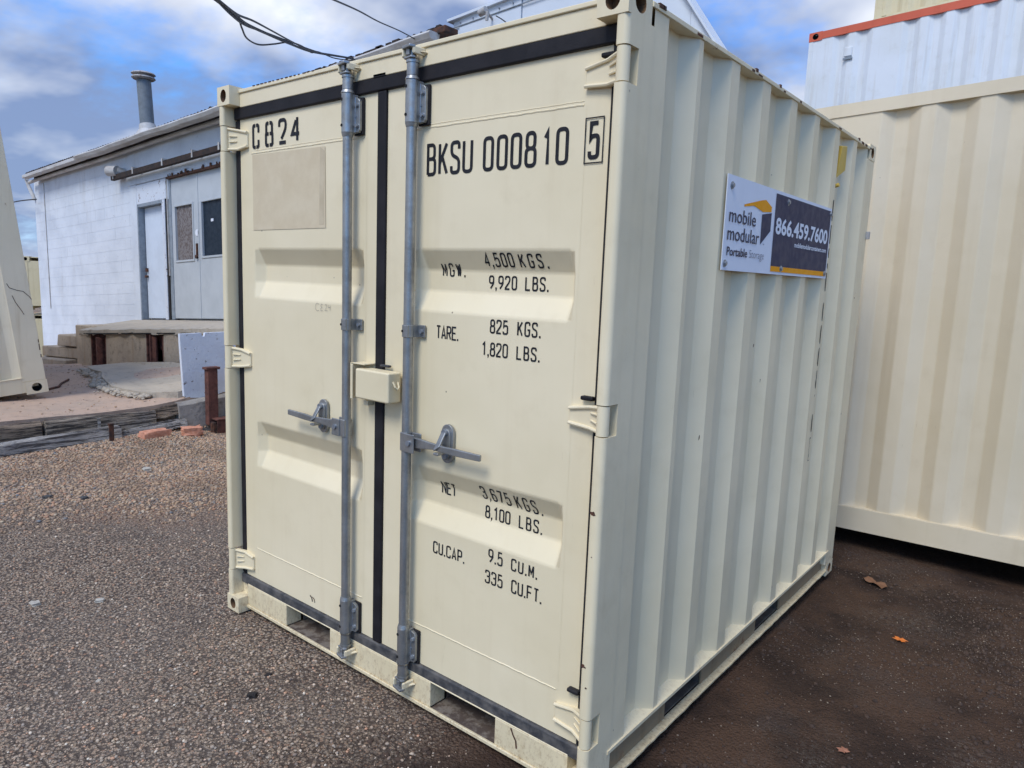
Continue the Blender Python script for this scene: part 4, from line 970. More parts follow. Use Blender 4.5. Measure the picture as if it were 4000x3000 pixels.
# gap clearance strip of shade is real: rail sits above soil
# W: white container with orange rail, second level; beneath it another cream one; above a third
wo = Vector((-0.70, 9.22, 0))
def at_w(dx_, dy_, z): n_ = Vector((-hd.y, hd.x)); return (wo.x + hd.x * dx_ + n_.x * dy_, wo.y + hd.y * dx_ + n_.y * dy_, z)
far_container('shipping_container', at_w(0, 0.02, -0.09), hd, 0.03, 12.1, 2.44, 2.59, ('tan_far', 'tan_far', 'tan_far'), 'lowest tan container of the stack, under the white one with the orange rail')
WC, WT = far_container('shipping_container', at_w(0, 0, 2.51), hd, 0.03, 12.1, 2.44, 2.59, ('white_far', 'white_far', 'orange_rail'), 'white corrugated container with an orange top rail, stacked at upper right', start=0.33, period=0.29, gaps=((0.8, 1.1),), castw=0.178, rail_top=0.10)
link('vent_cover', MB(WT).box((0.50, -0.010, 2.18), (0.60, 0.012, 2.30)), 'white_far', WC, bevel=0.01)
link('vent_rim', MB(WT).box((0.49, -0.014, 2.14), (0.61, 0.012, 2.165)), 'jamb_grey', WC)
far_container('shipping_container', at_w(0.72, 0.35, 5.13), hd, 0.03, 12.1, 2.3, 2.59, ('tan_far', 'tan_far', 'tan_far'), 'topmost tan container, cut by the top edge above the orange rail', postw=0.10)

# L: leaning cream container at the left edge, standing on the apron
Lp = Vector((-4.70, 0.845, 0.318))
ang = math.radians(6.2)
aY = Vector((-0.06, -math.cos(ang), -math.sin(ang) * 0.9)); aU = Vector((0.0, -math.sin(ang) * 1.0, math.cos(ang))); aN = Vector((-1, 0.06, 0))
LT = lambda v: Lp + aY * v.x + aN * v.y + aU * v.z
LC = root('shipping_container', tuple(Lp), 'cream container leaning at the left edge, corner casting resting on the concrete apron', 'container')
casting('corner_casting', LC, 0, 0.178, 0, 0.162, 0, 0.118, 'fl', ('cream_left', 'black_hole'), T=LT)
casting('corner_casting', LC, 0, 0.178, 0, 0.162, 2.472, 2.59, 'fl', ('cream_left', 'black_hole'), T=LT)
link('corner_post', MB(LT).box((0.004, 0.004, 0.118), (0.20, 0.12, 2.472)), 'cream_left', LC, bevel=0.006)
mb = MB(LT); mb.strip([(0.20, 0.010, 0.16), (0.26, 0.046, 0.16), (0.34, 0.046, 0.16), (0.40, 0.010, 0.16), (2.4, 0.010, 0.16)], [(0.20, 0.010, 2.5), (0.26, 0.046, 2.5), (0.34, 0.046, 2.5), (0.40, 0.010, 2.5), (2.4, 0.010, 2.5)])
link('side_panel', mb, 'cream_left', LC, recalc=False)
link('bottom_rail', MB(LT).box((0.178, 0.006, 0.018), (2.4, 0.06, 0.155)).box((0.178, 0.000, 0.155), (2.4, 0.06, 0.162)), 'cream_left', LC, bevel=0.002)
link('top_rail', MB(LT).box((0.178, 0.004, 2.5), (2.4, 0.06, 2.58)), 'cream_left', LC)
link('end_panel', MB(LT).box((0.02, 0.12, 0.05), (0.03, 6, 2.55)), 'cream_left', LC)
link('floor', MB(LT).box((0.03, 0.06, 0.06), (2.4, 6, 0.09)), 'cream_left', LC)
link('roof', MB(LT).box((0.02, 0.05, 2.56), (2.4, 6, 2.58)), 'cream_left', LC)
mb = MB(LT)
stroke(mb, [Vector(p) for p in ((0.150, 0.92), (0.135, 0.86), (0.10, 0.78), (0.085, 0.74))], False, 0.005, lambda x, z: (x, 0.0025, z))
stroke(mb, [Vector(p) for p in ((0.175, 1.03), (0.16, 0.99), (0.11, 0.965), (0.06, 0.95), (0.02, 0.90), (0.004, 0.87))], False, 0.005, lambda x, z: (x, 0.0025, z))
for z in (0.50, 0.46, 0.43, 0.36): stroke(mb, [Vector((0.010, z)), Vector((0.012, z - 0.03))], False, 0.008, lambda x, z: (x, 0.0025, z))
link_split('rust_streak', mb, 'rusty_dark', LC, recalc=False)
# far stack seen through the gap on the left
far_container('shipping_container', (-21.5, 7.9, 0.40), (0.80, -0.60), 0.0, 6.0, 2.4, 1.25, ('tan_far', 'tan_far', 'tan_far'), 'upper of two pale containers glimpsed far off left of the white block building', rail_top=0.05, rail_bot=0.12, group=None)
far_container('shipping_container', (-21.5, 7.9, -1.95), (0.80, -0.60), 0.0, 6.0, 2.4, 2.25, ('tan_far', 'tan_far', 'tan_far'), 'lower of two pale containers glimpsed far off left of the white block building')

# ------------------------------------------------------------------ white block building
SL = 0.0576
BX, BZ, BYW = -9.5, 0.64, 3.93
def BT(v): return Vector((BX + v.x - 0.012 * v.z, BYW - v.y, BZ + v.z + SL * v.x))      # u, off toward camera, w
def app(u, w, off):
    """point seen at (u,w) on the wall plane but standing 'off' in front of it"""
    P = BT(Vector((u, 0, w))); k = (P.y - off - CP.y) / (P.y - CP.y); Q = CP + (P - CP) * k
    return Vector((Q.x - BX, off, Q.z - BZ - SL * (Q.x - BX)))
BR = root('block_building', (-9.5, 6.5, 0.3), 'old white painted block building with grey doors, rusty door track and sagging gutter', 'building')
mb = MB(BT); mb.box((-4.93, -5.5, -0.95), (-0.46, -0.0015, 2.92)); mb.box((-0.46, -5.5, -0.3), (-0.23, -0.012, 2.92)); mb.box((-0.23, -5.5, 1.90), (0.84, -0.012, 2.92)); mb.box((0.66, -5.5, -0.3), (0.84, -0.10, 1.9)); mb.box((0.84, -5.5, 2.22), (7.0, -0.012, 2.92)); mb.box((2.75, -5.5, -0.3), (7.0, -0.012, 2.22)); mb.box((-0.23, -5.5, -0.3), (0.66, -0.14, 1.90)); mb.box((0.84, -5.5, -0.3), (2.75, -0.10, 2.22))
link('wall', mb, 'painted_block', BR)
bh, bw, jt = 0.1905, 0.40, 0.0034
protob = link('block', MB(BT).box((0, -0.010, 0), (bw - 0.0004, 0.002, bh - 0.0034)), 'painted_block', BR)
protob.location = (-4.93, 0, -0.70 - SL * 4.93); pb_used = False
proto = link('block', MB(BT).box((0, -0.010, 0), (bw - jt, 0.002, bh - jt)), 'painted_block', BR)
first = True; cnt = 0
p0 = proto
for row in range(19):
    w = -0.70 + row * bh
    if w + bh > 2.90: break
    u = -4.93; x = u - (bw / 2 if row % 2 else 0)
    while x < -0.50:
        a, b = max(x, -4.93), min(x + bw - jt, -0.47)
        if b - a > 0.03:
            if abs((b - a) - (bw - jt)) < 1e-6:
                if first: p0 = proto; first = False; blk = proto
                elif not pb_used: blk = protob; pb_used = True
                else: blk = (protob if random.random() < 0.72 else proto).copy(); COL.objects.link(blk); blk.parent = BR
                blk.location = (a - 0.012 * w, 0.0, w + SL * a)
            else:
                link('block', MB(BT).box((a, -0.010, w), (b, 0.002, w + bh - jt)), 'painted_block', BR)
            cnt += 1
        x += bw
# pilaster, lintel boards
link('wall_conduit', MB(BT).tube([(-4.36, 0.012, w_) for w_ in (2.72, 1.8, 0.9, 0.2)], 0.008, 6), 'gutter_white', BR)
link('door_pilaster', MB(BT).box((-0.46, -0.012, -0.02), (-0.23, 0.012, 2.23)), 'painted_block', BR, bevel=0.004)
link('peeling_panel', MB(BT).box((-0.228, -0.012, 1.91), (0.80, 0.008, 2.22)), 'peeling_paint', BR)
link('fascia_board', MB(BT).box((-0.52, -0.012, 2.232), (7.0, 0.020, 2.36)), 'painted_block', BR, bevel=0.003)
link('fascia_board', MB(BT).box((-0.46, -0.012, 2.364), (7.0, 0.010, 2.90)), 'painted_block', BR)
link('rotten_trim', MB(BT).box((0.86, -0.03, 2.195), (2.76, 0.034, 2.228)), 'rusty_dark', BR, bevel=0.004)
mb = MB(BT)
for k in range(22):
    u = random.uniform(0.9, 2.7); mb.box((u, 0.032, 2.215), (u + random.uniform(0.01, 0.05), 0.040, 2.232 + random.uniform(0, 0.05)))
link_split('rotten_splinter', mb, 'rusty_dark', BR)
# small door with frame
link('door_jamb', MB(BT).box((-0.23, -0.13, 0.0), (-0.19, 0.010, 1.90)), 'jamb_grey', BR); link('door_jamb', MB(BT).box((-0.19, -0.13, 1.86), (0.66, 0.008, 1.91)), 'jamb_grey', BR)
link('door_jamb', MB(BT).box((0.645, -0.12, 0.0), (0.70, 0.006, 1.92)), 'peeling_paint', BR)
d1 = link('door', MB(BT).box((-0.17, -0.13, 0.015), (0.64, -0.09, 1.855)), 'white_door', BR, bevel=0.003)
link('door_handle', MB(BT).box((-0.150, -0.092, 0.80), (-0.11, -0.055, 0.86)).cyl((-0.13, -0.09, 0.72), (-0.13, -0.04, 0.72), 0.02, 10), 'rusty_dark', d1)
# double door
link('door_track_post', MB(BT).box((0.74, -0.10, 0.0), (0.80, -0.005, 2.20)), 'black_hole', BR); link('door_edge_trim', MB(BT).box((0.70, -0.10, 0.0), (0.735, 0.004, 2.21)), 'peeling_paint', BR)
link('door_edge_trim', MB(BT).box((0.80, -0.06, 0.7), (0.82, 0.0, 2.20)), 'gutter_white', BR); link('door_edge_trim', MB(BT).box((0.80, -0.08, 0.0), (0.90, -0.02, 2.195)), 'jamb_grey', BR)
for (a, b, wa, wb, za, zb, mt) in ((0.90, 1.735, 1.02, 1.56, 0.93, 1.76, 'grimy_glass'), (1.745, 2.70, 1.84, 2.44, 0.96, 1.76, 'dark_glass')):
    mb = MB(BT); mb.box((a, -0.08, 0.02), (wa, -0.03, 2.195)); mb.box((wb, -0.08, 0.02), (b, -0.03, 2.195)); mb.box((wa, -0.08, 0.02), (wb, -0.03, za)); mb.box((wa, -0.08, zb), (wb, -0.03, 2.195))
    d = link('door', mb, 'grey_door', BR, bevel=0.0)
    link('pane', MB(BT).box((wa, -0.075, za), (wb, -0.052, zb)), mt, d)
    f = MB(BT); f.box((wa - .03, -0.03, za - .03), (wb + .03, -0.018, za)); f.box((wa - .03, -0.03, zb), (wb + .03, -0.018, zb + .03)); f.box((wa - .03, -0.03, za), (wa, -0.018, zb)); f.box((wb, -0.03, za), (wb + .03, -0.018, zb))
    link('window_frame', f, 'grey_door', d, bevel=0.003)
    if mt == 'dark_glass': link('sticker', MB(BT).box((2.06, -0.052, 1.46), (2.13, -0.049, 1.50)), 'sign_white', d)
    else: link('latch', MB(BT).box((1.66, -0.03, 0.98), (1.70, -0.01, 1.16)).cyl((1.68, -0.03, 0.96), (1.68, 0.005, 0.96), 0.03, 10), 'rusty_dark', d); 
link('astragal', MB(BT).box((1.715, -0.032, 0.02), (1.745, -0.022, 2.19)), 'grey_door', BR)
link('cover_disc', MB(BT).cyl((1.685, -0.03, 1.32), (1.685, -0.022, 1.32), 0.05, 12), 'sign_white', BR)
# door track (dark rail) with brackets
a = app(-1.10, 2.44, 0.12)
link('sliding_door_track', MB(BT).box((a.x, 0.09, a.z - 0.045), (2.95, 0.16, a.z + 0.045)), 'tar_dark', BR, bevel=0.01)
for u in (-0.75, 0.0, 1.02, 1.95, 2.7):
    link('track_bracket', MB(BT).box((u, 0.0, a.z + 0.02), (u + 0.035, 0.165, a.z + 0.075)).box((u, 0.160, a.z - 0.03), (u + 0.035, 0.168, a.z + 0.075)), 'gutter_white', BR)
v = app(-1.12, 2.55, 0.15); mb = MB(BT); mb.cyl((v.x + 0.15, 0.0, v.z - 0.02), (v.x + 0.12, 0.13, v.z), 0.075, 16); mb.cyl((v.x + 0.16, 0.13, v.z), (v.x - 0.02, 0.20, v.z + 0.01), 0.085, 16)
link('vent_elbow', mb, 'gutter_white', BR, smooth=True)
# eaves
e0 = app(-5.58, 3.0, 0.30); e1 = app(-2.74, 3.0, 0.34); e2 = app(6.74, 3.0, 0.34)
mb = MB(BT); mb.box((e0.x, 0.18, e0.z - 0.045), (e1.x + 0.1, 0.30, e0.z + 0.020)); link('gutter', mb, 'gutter_white', BR, bevel=0.01)
mb = MB(BT); nn = 40; us = np.linspace(e1.x, e2.x, nn)
pr = [(0.20, 0.035), (0.34, 0.035), (0.36, 0.01), (0.335, -0.035), (0.28, -0.045), (0.22, -0.04)]
sag = lambda u: 0.006 * math.sin(u * 2.1) - 0.004 * math.sin(u * 5.3)
vs = []; fs = []
for u in us: vs += [(u, o_, e1.z + w_ + sag(u)) for o_, w_ in pr]
k6 = len(pr)
for i in range(nn - 1):
    for k in range(k6): fs.append([i * k6 + k, i * k6 + (k + 1) % k6, (i + 1) * k6 + (k + 1) % k6, (i + 1) * k6 + k])
fs += [list(range(k6)), [len(vs) - 1 - k for k in range(k6)]]
mb.add(vs, fs); link('gutter', mb, 'gutter_white', BR, smooth=True)
p1 = app(-5.15, 2.822, 0.10)
mb = MB(BT); mb.tube([(u, 0.10, p1.z + 0.006 * math.sin(u * 1.3)) for u in np.linspace(p1.x, 5.5, 40)], 0.034, 10); link('conduit_pipe', mb, 'gutter_white', BR, smooth=True)
link('eave_gap_strip', MB(BT).box((e0.x + 0.1, 0.0, app(0, 2.86, 0.12).z), (6.95, 0.12, app(0, 2.96, 0.12).z)), 'tar_dark', BR)  # black strip put in for the shaded gap between gutter and pipe
mb = MB(BT); us = np.arange(e0.x, 7.05, 0.02); wv = [0.010 * math.sin(u * 2 * math.pi / 0.10) + random.uniform(-0.002, 0.002) for u in us]
rz = app(0, 3.035, 0.24).z
mb.strip([(u, 0.24 + random.uniform(-.006, .006), rz + x_ * 1.2 + (0.010 if u > 3 else 0)) for u, x_ in zip(us, wv)], [(u, -5.6, 3.22 + x_) for u, x_ in zip(us, wv)])
rf = link('roof', mb, 'tar_dark', BR, recalc=False)
sm = rf.modifiers.new('thick', 'SOLIDIFY'); sm.thickness = 0.012
mb = MB(BT)
for k in range(38):
    u = random.uniform(2.2, 6.9); q = app(u, 3.03, 0.22); mb.box((q.x, 0.20, rz - 0.03), (q.x + random.uniform(.03, .12), 0.235, rz + 0.010 + random.uniform(0, 0.028)))
link_split('torn_roofing', mb, 'tar_dark', BR)
q0 = app(6.70, 3.0, 0.30)
link('rusty_eave_end', MB(BT).box((q0.x - 0.5, 0.05, 2.86), (app(7.0, 3, 0.2).x, 0.24, rz + 0.012)), 'rusty_dark', BR, bevel=0.01)
s0 = app(-5.2, 2.86, 0.05)
mb = MB(BT); mb.tube([(s0.x + .1, 0.10, 2.86), (s0.x - 0.02, 0.08, 2.86), (s0.x, 0.05, 2.72), (s0.x + 0.17, 0.03, 2.50), (s0.x + 0.19, 0.03, 2.44)], 0.035, 8); link('downspout', mb, 'gutter_white', BR, smooth=True)
# vent pipe
mb = MB(); mb.cyl((-10.50, 4.50, 3.55), (-10.63, 4.50, 4.80), 0.118, 24); vp = link('flue_pipe', mb, 'pipe_grey', BR, smooth=True)
mb = MB(); 
for z, r1, r2 in ((4.775, .17, .195), (4.80, .195, .185), (4.845, .165, .20), (4.865, .20, .185), (4.885, .185, .12)): mb.cyl((-10.63, 4.5, z), (-10.63, 4.5, z + 0.02), r1, 24, r2)
mb.cyl((-10.63, 4.5, 4.815), (-10.63, 4.5, 4.85), 0.14, 24); link('flue_cap', mb, 'cap_grey', vp, smooth=True)
mb = MB(); mb.cyl((-10.47, 4.5, 3.65), (-10.54, 4.5, 4.00), 0.17, 16, 0.135); mb.cyl((-10.46, 4.5, 3.6), (-10.49, 4.5, 3.90), 0.34, 12, 0.17); link('flue_flashing', mb, 'gutter_white', vp, smooth=True)
# ------------------------------------------------------------------ metal building
MR = root('metal_building', (-1.1, 5.2, 0.0), 'pale metal clad building with vertical panels rising behind the small container', 'building')
top = [(-2.512, 4.11), (-0.255, 4.285), (0.56, 3.12)]
def ztop(x):
    for (a, za), (b, zb_) in zip(top, top[1:]):
        if a <= x <= b: return za + (zb_ - za) * (x - a) / (b - a)
    return top[-1][1]
xs_ = [-2.512, -2.42, -1.62, -0.95, -0.255, 0.12, 0.56]
for i, (a, b) in enumerate(zip(xs_, xs_[1:])):
    mb = MB(); yo = 3.95 - (0.012 if i % 2 else 0.0)
    mb.prism([(a + .004, 0.0), (b - .004, 0.0), (b - .004, ztop(b)), (a + .004, ztop(a))], None, 'y', yo, yo + 0.05)
    link('wall_panel', mb, 'metal_wall', MR)
mb = MB(); mb.box((-2.5, 4.01, 0), (0.45, 6.4, 3.0)); link('wall', mb, 'metal_wall', MR)
mb = MB(); mb.add([(-2.56, 3.90, 4.09), (-0.255, 3.90, 4.275), (-0.255, 4.10, 4.275), (-2.56, 4.10, 4.09), (-2.56, 3.90, 4.115), (-0.255, 3.90, 4.30), (-0.255, 4.10, 4.30), (-2.56, 4.10, 4.115), (0.58, 3.90, 3.08), (0.58, 4.10, 3.08), (0.58, 3.90, 3.11), (0.58, 4.10, 3.11)],
    [(0, 1, 2, 3), (4, 5, 6, 7), (0, 1, 5, 4), (1, 8, 9, 2), (5, 10, 11, 6), (1, 8, 10, 5), (3, 2, 6, 7), (0, 4, 7, 3), (8, 9, 11, 10), (2, 9, 11, 6)])
link('parapet_cap', mb, 'metal_wall', MR)
link('roof', MB().box((-2.5, 4.02, 3.0), (0.5, 6.5, 3.05)), 'rusty_dark', MR)
mb = MB(); mb.tube([(-2.5, 3.935, 4.03), (-1.4, 3.93, 4.10), (-0.3, 3.93, 4.18)], 0.006, 6); link('edge_flashing', mb, 'jamb_grey', MR)
mb = MB()
for x in np.arange(-2.4, -0.3, 0.17): mb.cyl((x, 3.94, 4.055 + 0.0765 * (x + 2.5)), (x, 3.925, 4.055 + 0.0765 * (x + 2.5)), 0.008, 6)
link('rivets', mb, 'bolt_steel', MR, kind='stuff')
mb = MB(); mb.tube([(-1.98, 3.94, 4.02), (-1.97, 3.86, 4.05), (-1.95, 3.80, 4.07)], 0.012, 6); mb.cyl((-2.02, 3.80, 4.04), (-1.94, 3.80, 4.06), 0.035, 10); mb.cyl((-1.93, 3.80, 3.96), (-1.92, 3.80, 4.04), 0.016, 8)
link('insulator', mb, 'cap_grey', MR, smooth=True)

# ------------------------------------------------------------------ dock, apron, steps
def zap(x, y):
    f = 0.25 if x > -5 else 0.25 + (x + 5) * 0.06
    b_ = min(0.40, 0.09 + 0.10 * (x + 8.26)); t_ = max(0, min(1, (y - 1.2) / 1.3)); t_ = t_ * t_ * (3 - 2 * t_)
    z = f * (1 - t_) + b_ * t_
    if y < 0.2: z -= 0.20 * min(1.5, 0.2 - y)
    return z
mb = MB(); vs = []; gx = np.arange(-16, -3.79, 0.2); gy = np.arange(-3.0, 4.21, 0.2)
for y in gy:
    for x in gx: vs.append((x if x < -3.9 else -3.80 + 0.012 * math.sin(9 * y) + random.uniform(-.008, .008), y, zap(x, y) + random.uniform(-.003, .003) - (random.uniform(0, .02) if x > -3.9 else 0)))
n_ = len(gx); mb.add(vs, [[j * n_ + i, j * n_ + i + 1, (j + 1) * n_ + i + 1, (j + 1) * n_ + i] for j in range(len(gy) - 1) for i in range(n_ - 1)])
e_ = [v for v in mb.v if v.x > -3.86]
mb.strip([(v.x, v.y, v.z) for v in e_], [(v.x - 0.02, v.y, -0.1) for v in e_])
link('concrete_apron', mb, 'apron_concrete', kind='structure', smooth=True, recalc=False)
# raised newer slab beyond the joint
def poly_on(pts, h, name, mat, **k):
    mb = MB(); n_ = len(pts); vs = [(x, y, zap(x, y) + h + random.uniform(-.004, .004)) for x, y in pts] + [(x, y, zap(x, y) - 0.03) for x, y in pts]
    mb.add(vs, [list(range(n_))] + [[i, (i + 1) % n_, (i + 1) % n_ + n_, i + n_] for i in range(n_)]); return link(name, mb, mat, **k)
edge = [(-3.84, 1.66), (-4.05, 1.50), (-4.35, 1.42), (-4.75, 1.42), (-5.1, 1.50), (-5.5, 1.62), (-5.9, 1.78), (-6.4, 1.85), (-6.9, 2.0)]
slabp = edge + [(-6.6, 2.35), (-5.5, 2.40), (-3.84, 2.40)]
poly_on(slabp, 0.055, 'concrete_slab', 'slab_concrete', kind='structure')
def reg_rub(n):
    out_ = []
    while len(out_) < n:
        i = random.randrange(1, len(edge) - 1); t_ = random.random(); a, b = edge[i], edge[i + 1]
        out_.append((a[0] + (b[0] - a[0]) * t_ + random.gauss(0, .05), a[1] + (b[1] - a[1]) * t_ + random.gauss(-0.02, .05)))
    return np.array(out_)
stones('concrete_rubble', 'slab_concrete', 520, reg_rub, 0.008, 0.038, 'broken concrete rubble along the slab joint', lambda x, y: zap(x, y) + 0.02)
def reg_deb(n): return np.stack([rng.uniform(-9, -3.85, n), rng.uniform(0.2, 2.4, n)], 1)
stones('apron_debris', 'gravel', 1100, reg_deb, 0.002, 0.011, 'small crumbs of debris scattered over the concrete apron', lambda x, y: zap(x, y))
# rebar / cable on the apron
mb = MB(); mb.tube([(x, y, zap(x, y) + 0.012) for x, y in ((-5.2, 0.95), (-5.5, 1.2), (-5.8, 1.32), (-6.1, 1.5))], 0.012, 6)
thing('steel_cable', mb, 'rusty_dark', 'dark cable lying on the apron beside the leaning container corner', 'cable', smooth=True)
mb = MB(); mb.tube([(x, y, zap(x, y) + 0.02) for x, y in ((-7.2, 2.15), (-6.8, 2.2), (-6.5, 2.3), (-6.1, 2.36))], 0.014, 6)
thing('steel_bar', mb, 'rusty_dark', 'thin dark bent bar lying at the foot of the loading dock', 'bar', smooth=True)
# loading dock
DK = root('loading_dock', (-7, 3.1, 0.1), 'cracked concrete loading dock with rusty steel bumpers below the building doors', 'loading dock')
def dz(x): return BZ + SL * (x - BX)
def dfz(x): return 0.60 + 0.077 * (x + 8.27)
segs = [(-8.28, -7.94), (-7.44, -6.24), (-5.78, -4.95), (-4.93, -2.6)]
for a, b in segs:
    mb = MB(); yf = 2.43 + random.uniform(-.01, .01)
    mb.add([(a, yf, zap(a, yf) - 0.15), (b, yf, zap(b, yf) - 0.15), (b, 3.9, zap(b, 3) - 0.15), (a, 3.9, -0.3), (a, yf + .01, dfz(a) - 0.055), (b, yf + .01, dfz(b) - 0.055), (b, 3.9, dfz(b) - .06), (a, 3.9, dfz(a) - .06)],
           [(0, 3, 2, 1), (4, 5, 6, 7), (0, 1, 5, 4), (1, 2, 6, 5), (2, 3, 7, 6), (3, 0, 4, 7)])
    link('dock_face', mb, 'dock_concrete', DK, bevel=0.012)
mb = MB(); poly = [(-8.34, 2.40), (-2.6, 2.40), (-2.6, 3.925), (-10.0, 3.925), (-9.2, 3.1)]
ed = [(-8.34 + 5.74 * k / 60, 2.40 + random.uniform(-.018, .03), random.uniform(-.03, .0)) for k in range(61)]
topv = [(x, y + 0.012, dfz(x) + zz * .5) for x, y, zz in ed] + [(-2.6, 3.925, dz(-2.6) - 0.01), (-10.0, 3.925, dz(-10) - 0.01), (-9.2, 3.1, dz(-9.2) - 0.06)]
botv = [(x, y, z - 0.040 - random.uniform(0, 0.035)) for x, y, z in topv]; n_ = len(topv)
mb.add(topv + botv, [list(range(n_)), list(range(2 * n_ - 1, n_ - 1, -1))] + [[i, (i + 1) % n_, (i + 1) % n_ + n_, i + n_] for i in range(n_)])
link('dock_slab', mb, 'slab_concrete', DK)
mb = MB(); mb.tube([(x, y + 0.012, dfz(x) - 0.058) for x, y, _ in ed[2::2]], 0.008, 5); link('crack', mb, 'black_hole', DK)
link('dock_core', MB().box((-8.1, 2.50, -0.4), (-2.6, 3.8, dfz(-8.1) - 0.10)), 'dock_concrete', DK)
for (a, b), fl in (((-7.94, -7.44), 0), ((-6.24, -5.78), 1)):
    mb = MB(); z0a = zap(a, 2.43) - 0.05; zt = dfz(a) - 0.06
    mb.box((a, 2.50, z0a), (b, 2.52, zt)); mb.box((a + 0.0, 2.44, z0a), (a + 0.03, 2.50, zt)); mb.box((b - 0.03, 2.44, z0a), (b, 2.50, zt))
    if fl: mb.box((a + 0.17, 2.40, z0a), (a + 0.20, 2.50, zt)); mb.box((a + 0.20, 2.42, z0a), (a + 0.30, 2.44, zt - 0.02))
    else: mb.cyl((a + 0.28, 2.47, z0a), (a + 0.28, 2.47, zt - 0.03), 0.07, 12)
    link('steel_bumper', mb, 'rusty_steel', DK, bevel=0.003)
mb = MB(); mb.box((-4.952, 2.415, dfz(-4.9) - 0.30), (-4.938, 2.44, dfz(-4.9) - 0.05)); link('crack', mb, 'black_hole', DK)
# steps at the left end of the dock
for nm, (u0, u1, o0, o1, w0, w1), lb in (('stone_step', (0.22, 0.9, 0.6, 1.2, -0.75, -0.07), 'topmost concrete step at the left end of the loading dock'),
      ('stone_step', (-0.57, 0.215, 0.6, 1.2, -0.415, -0.22), 'square concrete block forming the middle step beside the dock'),
      ('stone_step', (-1.30, 0.215, 0.6, 1.19, -0.60, -0.42), 'long low concrete step against the foot of the white wall'),
      ('stone_step', (-1.35, 0.1, 0.75, 1.32, -0.85, -0.605), 'lowest worn concrete step on the apron beside the white wall')):
    mb = MB(BT).box((u0, o0, w0), (u1, o1, w1), 0.012); thing(nm, mb, 'dock_concrete', lb, 'step', 'concrete steps beside the dock', bevel=0.02)

# retaining edge: timbers, curb, painted slab, steel
def timber(name, p, q, w, h, mat, label, jit=0.006, n=26, taper=1.0):
    p, q = Vector(p), Vector(q); d = (q - p).normalized(); s_ = Vector((0, 0, 1)).cross(d).normalized(); u = d.cross(s_)
    sec = [(-w / 2, 0), (-w / 2 * .9, h * 0.9), (-w * 0.2, h), (w * 0.2, h * 0.97), (w / 2, h * 0.86), (w / 2, h * 0.5), (w / 2 * .97, h * .1), (0, 0)]
    off_ = [random.uniform(-jit, jit) for _ in sec]; mb = MB(); vs = []; fs = []; k = len(sec)
    for i in range(n):
        c = p.lerp(q, i / (n - 1)); sc_ = 1 - (1 - taper) * max(0, (i / (n - 1) - 0.75) * 4)
        for j, (a, b) in enumerate(sec):
            off_[j] += random.uniform(-jit, jit) * 0.5; off_[j] = max(-jit * 2, min(jit * 2, off_[j]))
            vs.append(c + s_ * (a + off_[j]) * sc_ + u * (b * sc_ + off_[j]))
    for i in range(n - 1):
        for j in range(k): fs.append([i * k + j, i * k + (j + 1) % k, (i + 1) * k + (j + 1) % k, (i + 1) * k + j])
    fs += [list(range(k)), [len(vs) - 1 - j for j in range(k)]]
    mb.add(vs, fs); return thing(name, mb, mat, label, 'timber', 'old timbers edging the apron', bevel=0.0)
timber('timber_beam', (-3.74, -0.9, 0.05), (-3.74, 0.455, 0.06), 0.10, 0.165, 'timber_brown', 'dark rotten timber edging the apron at the left border')
timber('timber_beam', (-3.72, 0.475, 0.055), (-3.72, 1.365, 0.045), 0.13, 0.180, 'timber_mid', 'thick brown timber edging the apron, above the grey weathered beam')
timber('timber_beam', (-3.76, 1.37, 0.14), (-3.77, 1.60, 0.155), 0.10, 0.085, 'timber_brown', 'short broken end of rotten timber under the apron corner', 0.01, 10)
timber('timber_beam', (-3.55, -0.9, 0.0), (-3.62, 1.02, 0.03), 0.13, 0.105, 'timber_grey', 'long silvery weathered beam lying on the gravel at left', 0.006, 34)
timber('timber_beam', (-3.64, 0.98, 0.0), (-3.68, 1.64, 0.06), 0.12, 0.075, 'timber_grey', 'silvery split beam end lying behind the two bricks', 0.010, 20, 0.7)
thing('wood_splinter', MB().box((-3.648, 0.86, 0.085), (-3.64, 0.885, 0.215)), 'timber_grey', 'short upright wood splinter stuck against the thick brown timber', 'splinter')
mb = MB(); mb.box((-3.49, 0.885, -0.03), (-3.475, 0.925, 0.18)); mb.box((-3.494, 0.880, 0.18), (-3.470, 0.930, 0.190)); thing('steel_stake', mb, 'rusty_dark', 'short rusty steel stake standing in front of the timbers', 'stake', bevel=0.003)
def reg_under(n): return np.stack([rng.uniform(-3.85, -3.62, n), rng.uniform(-0.6, 2.4, n)], 1)
stones('edge_rubble', 'gravel', 900, reg_under, 0.006, 0.02, 'dirt and stones packed along the timber edging', lambda x, y: 0.01)
# curb
mb = MB(); ys_ = np.linspace(1.60, 3.4, 16); vs = []; fs = []
for y in ys_:
    zt = zap(-3.8, y) + 0.0
    zt = 0.255 + 0.045 * max(0, min(1, (y - 1.7) / 0.5)) if y < 2.4 else 0.30
    for x_, z_ in ((-3.66, -0.12), (-3.70, zt - 0.02), (-3.73, zt), (-4.05, zt + 0.004), (-4.05, -0.12)): vs.append((x_ + random.uniform(-.008, .008), y, z_ + random.uniform(-.006, .004)))
for i in range(len(ys_) - 1):
    for j in range(4): fs.append([i * 5 + j, i * 5 + j + 1, (i + 1) * 5 + j + 1, (i + 1) * 5 + j])
fs += [[0, 1, 2, 3, 4]]
mb.add(vs, fs); thing('concrete_curb', mb, 'curb_concrete', 'stained grey concrete curb holding the apron corner behind the bricks', 'curb', smooth=True)
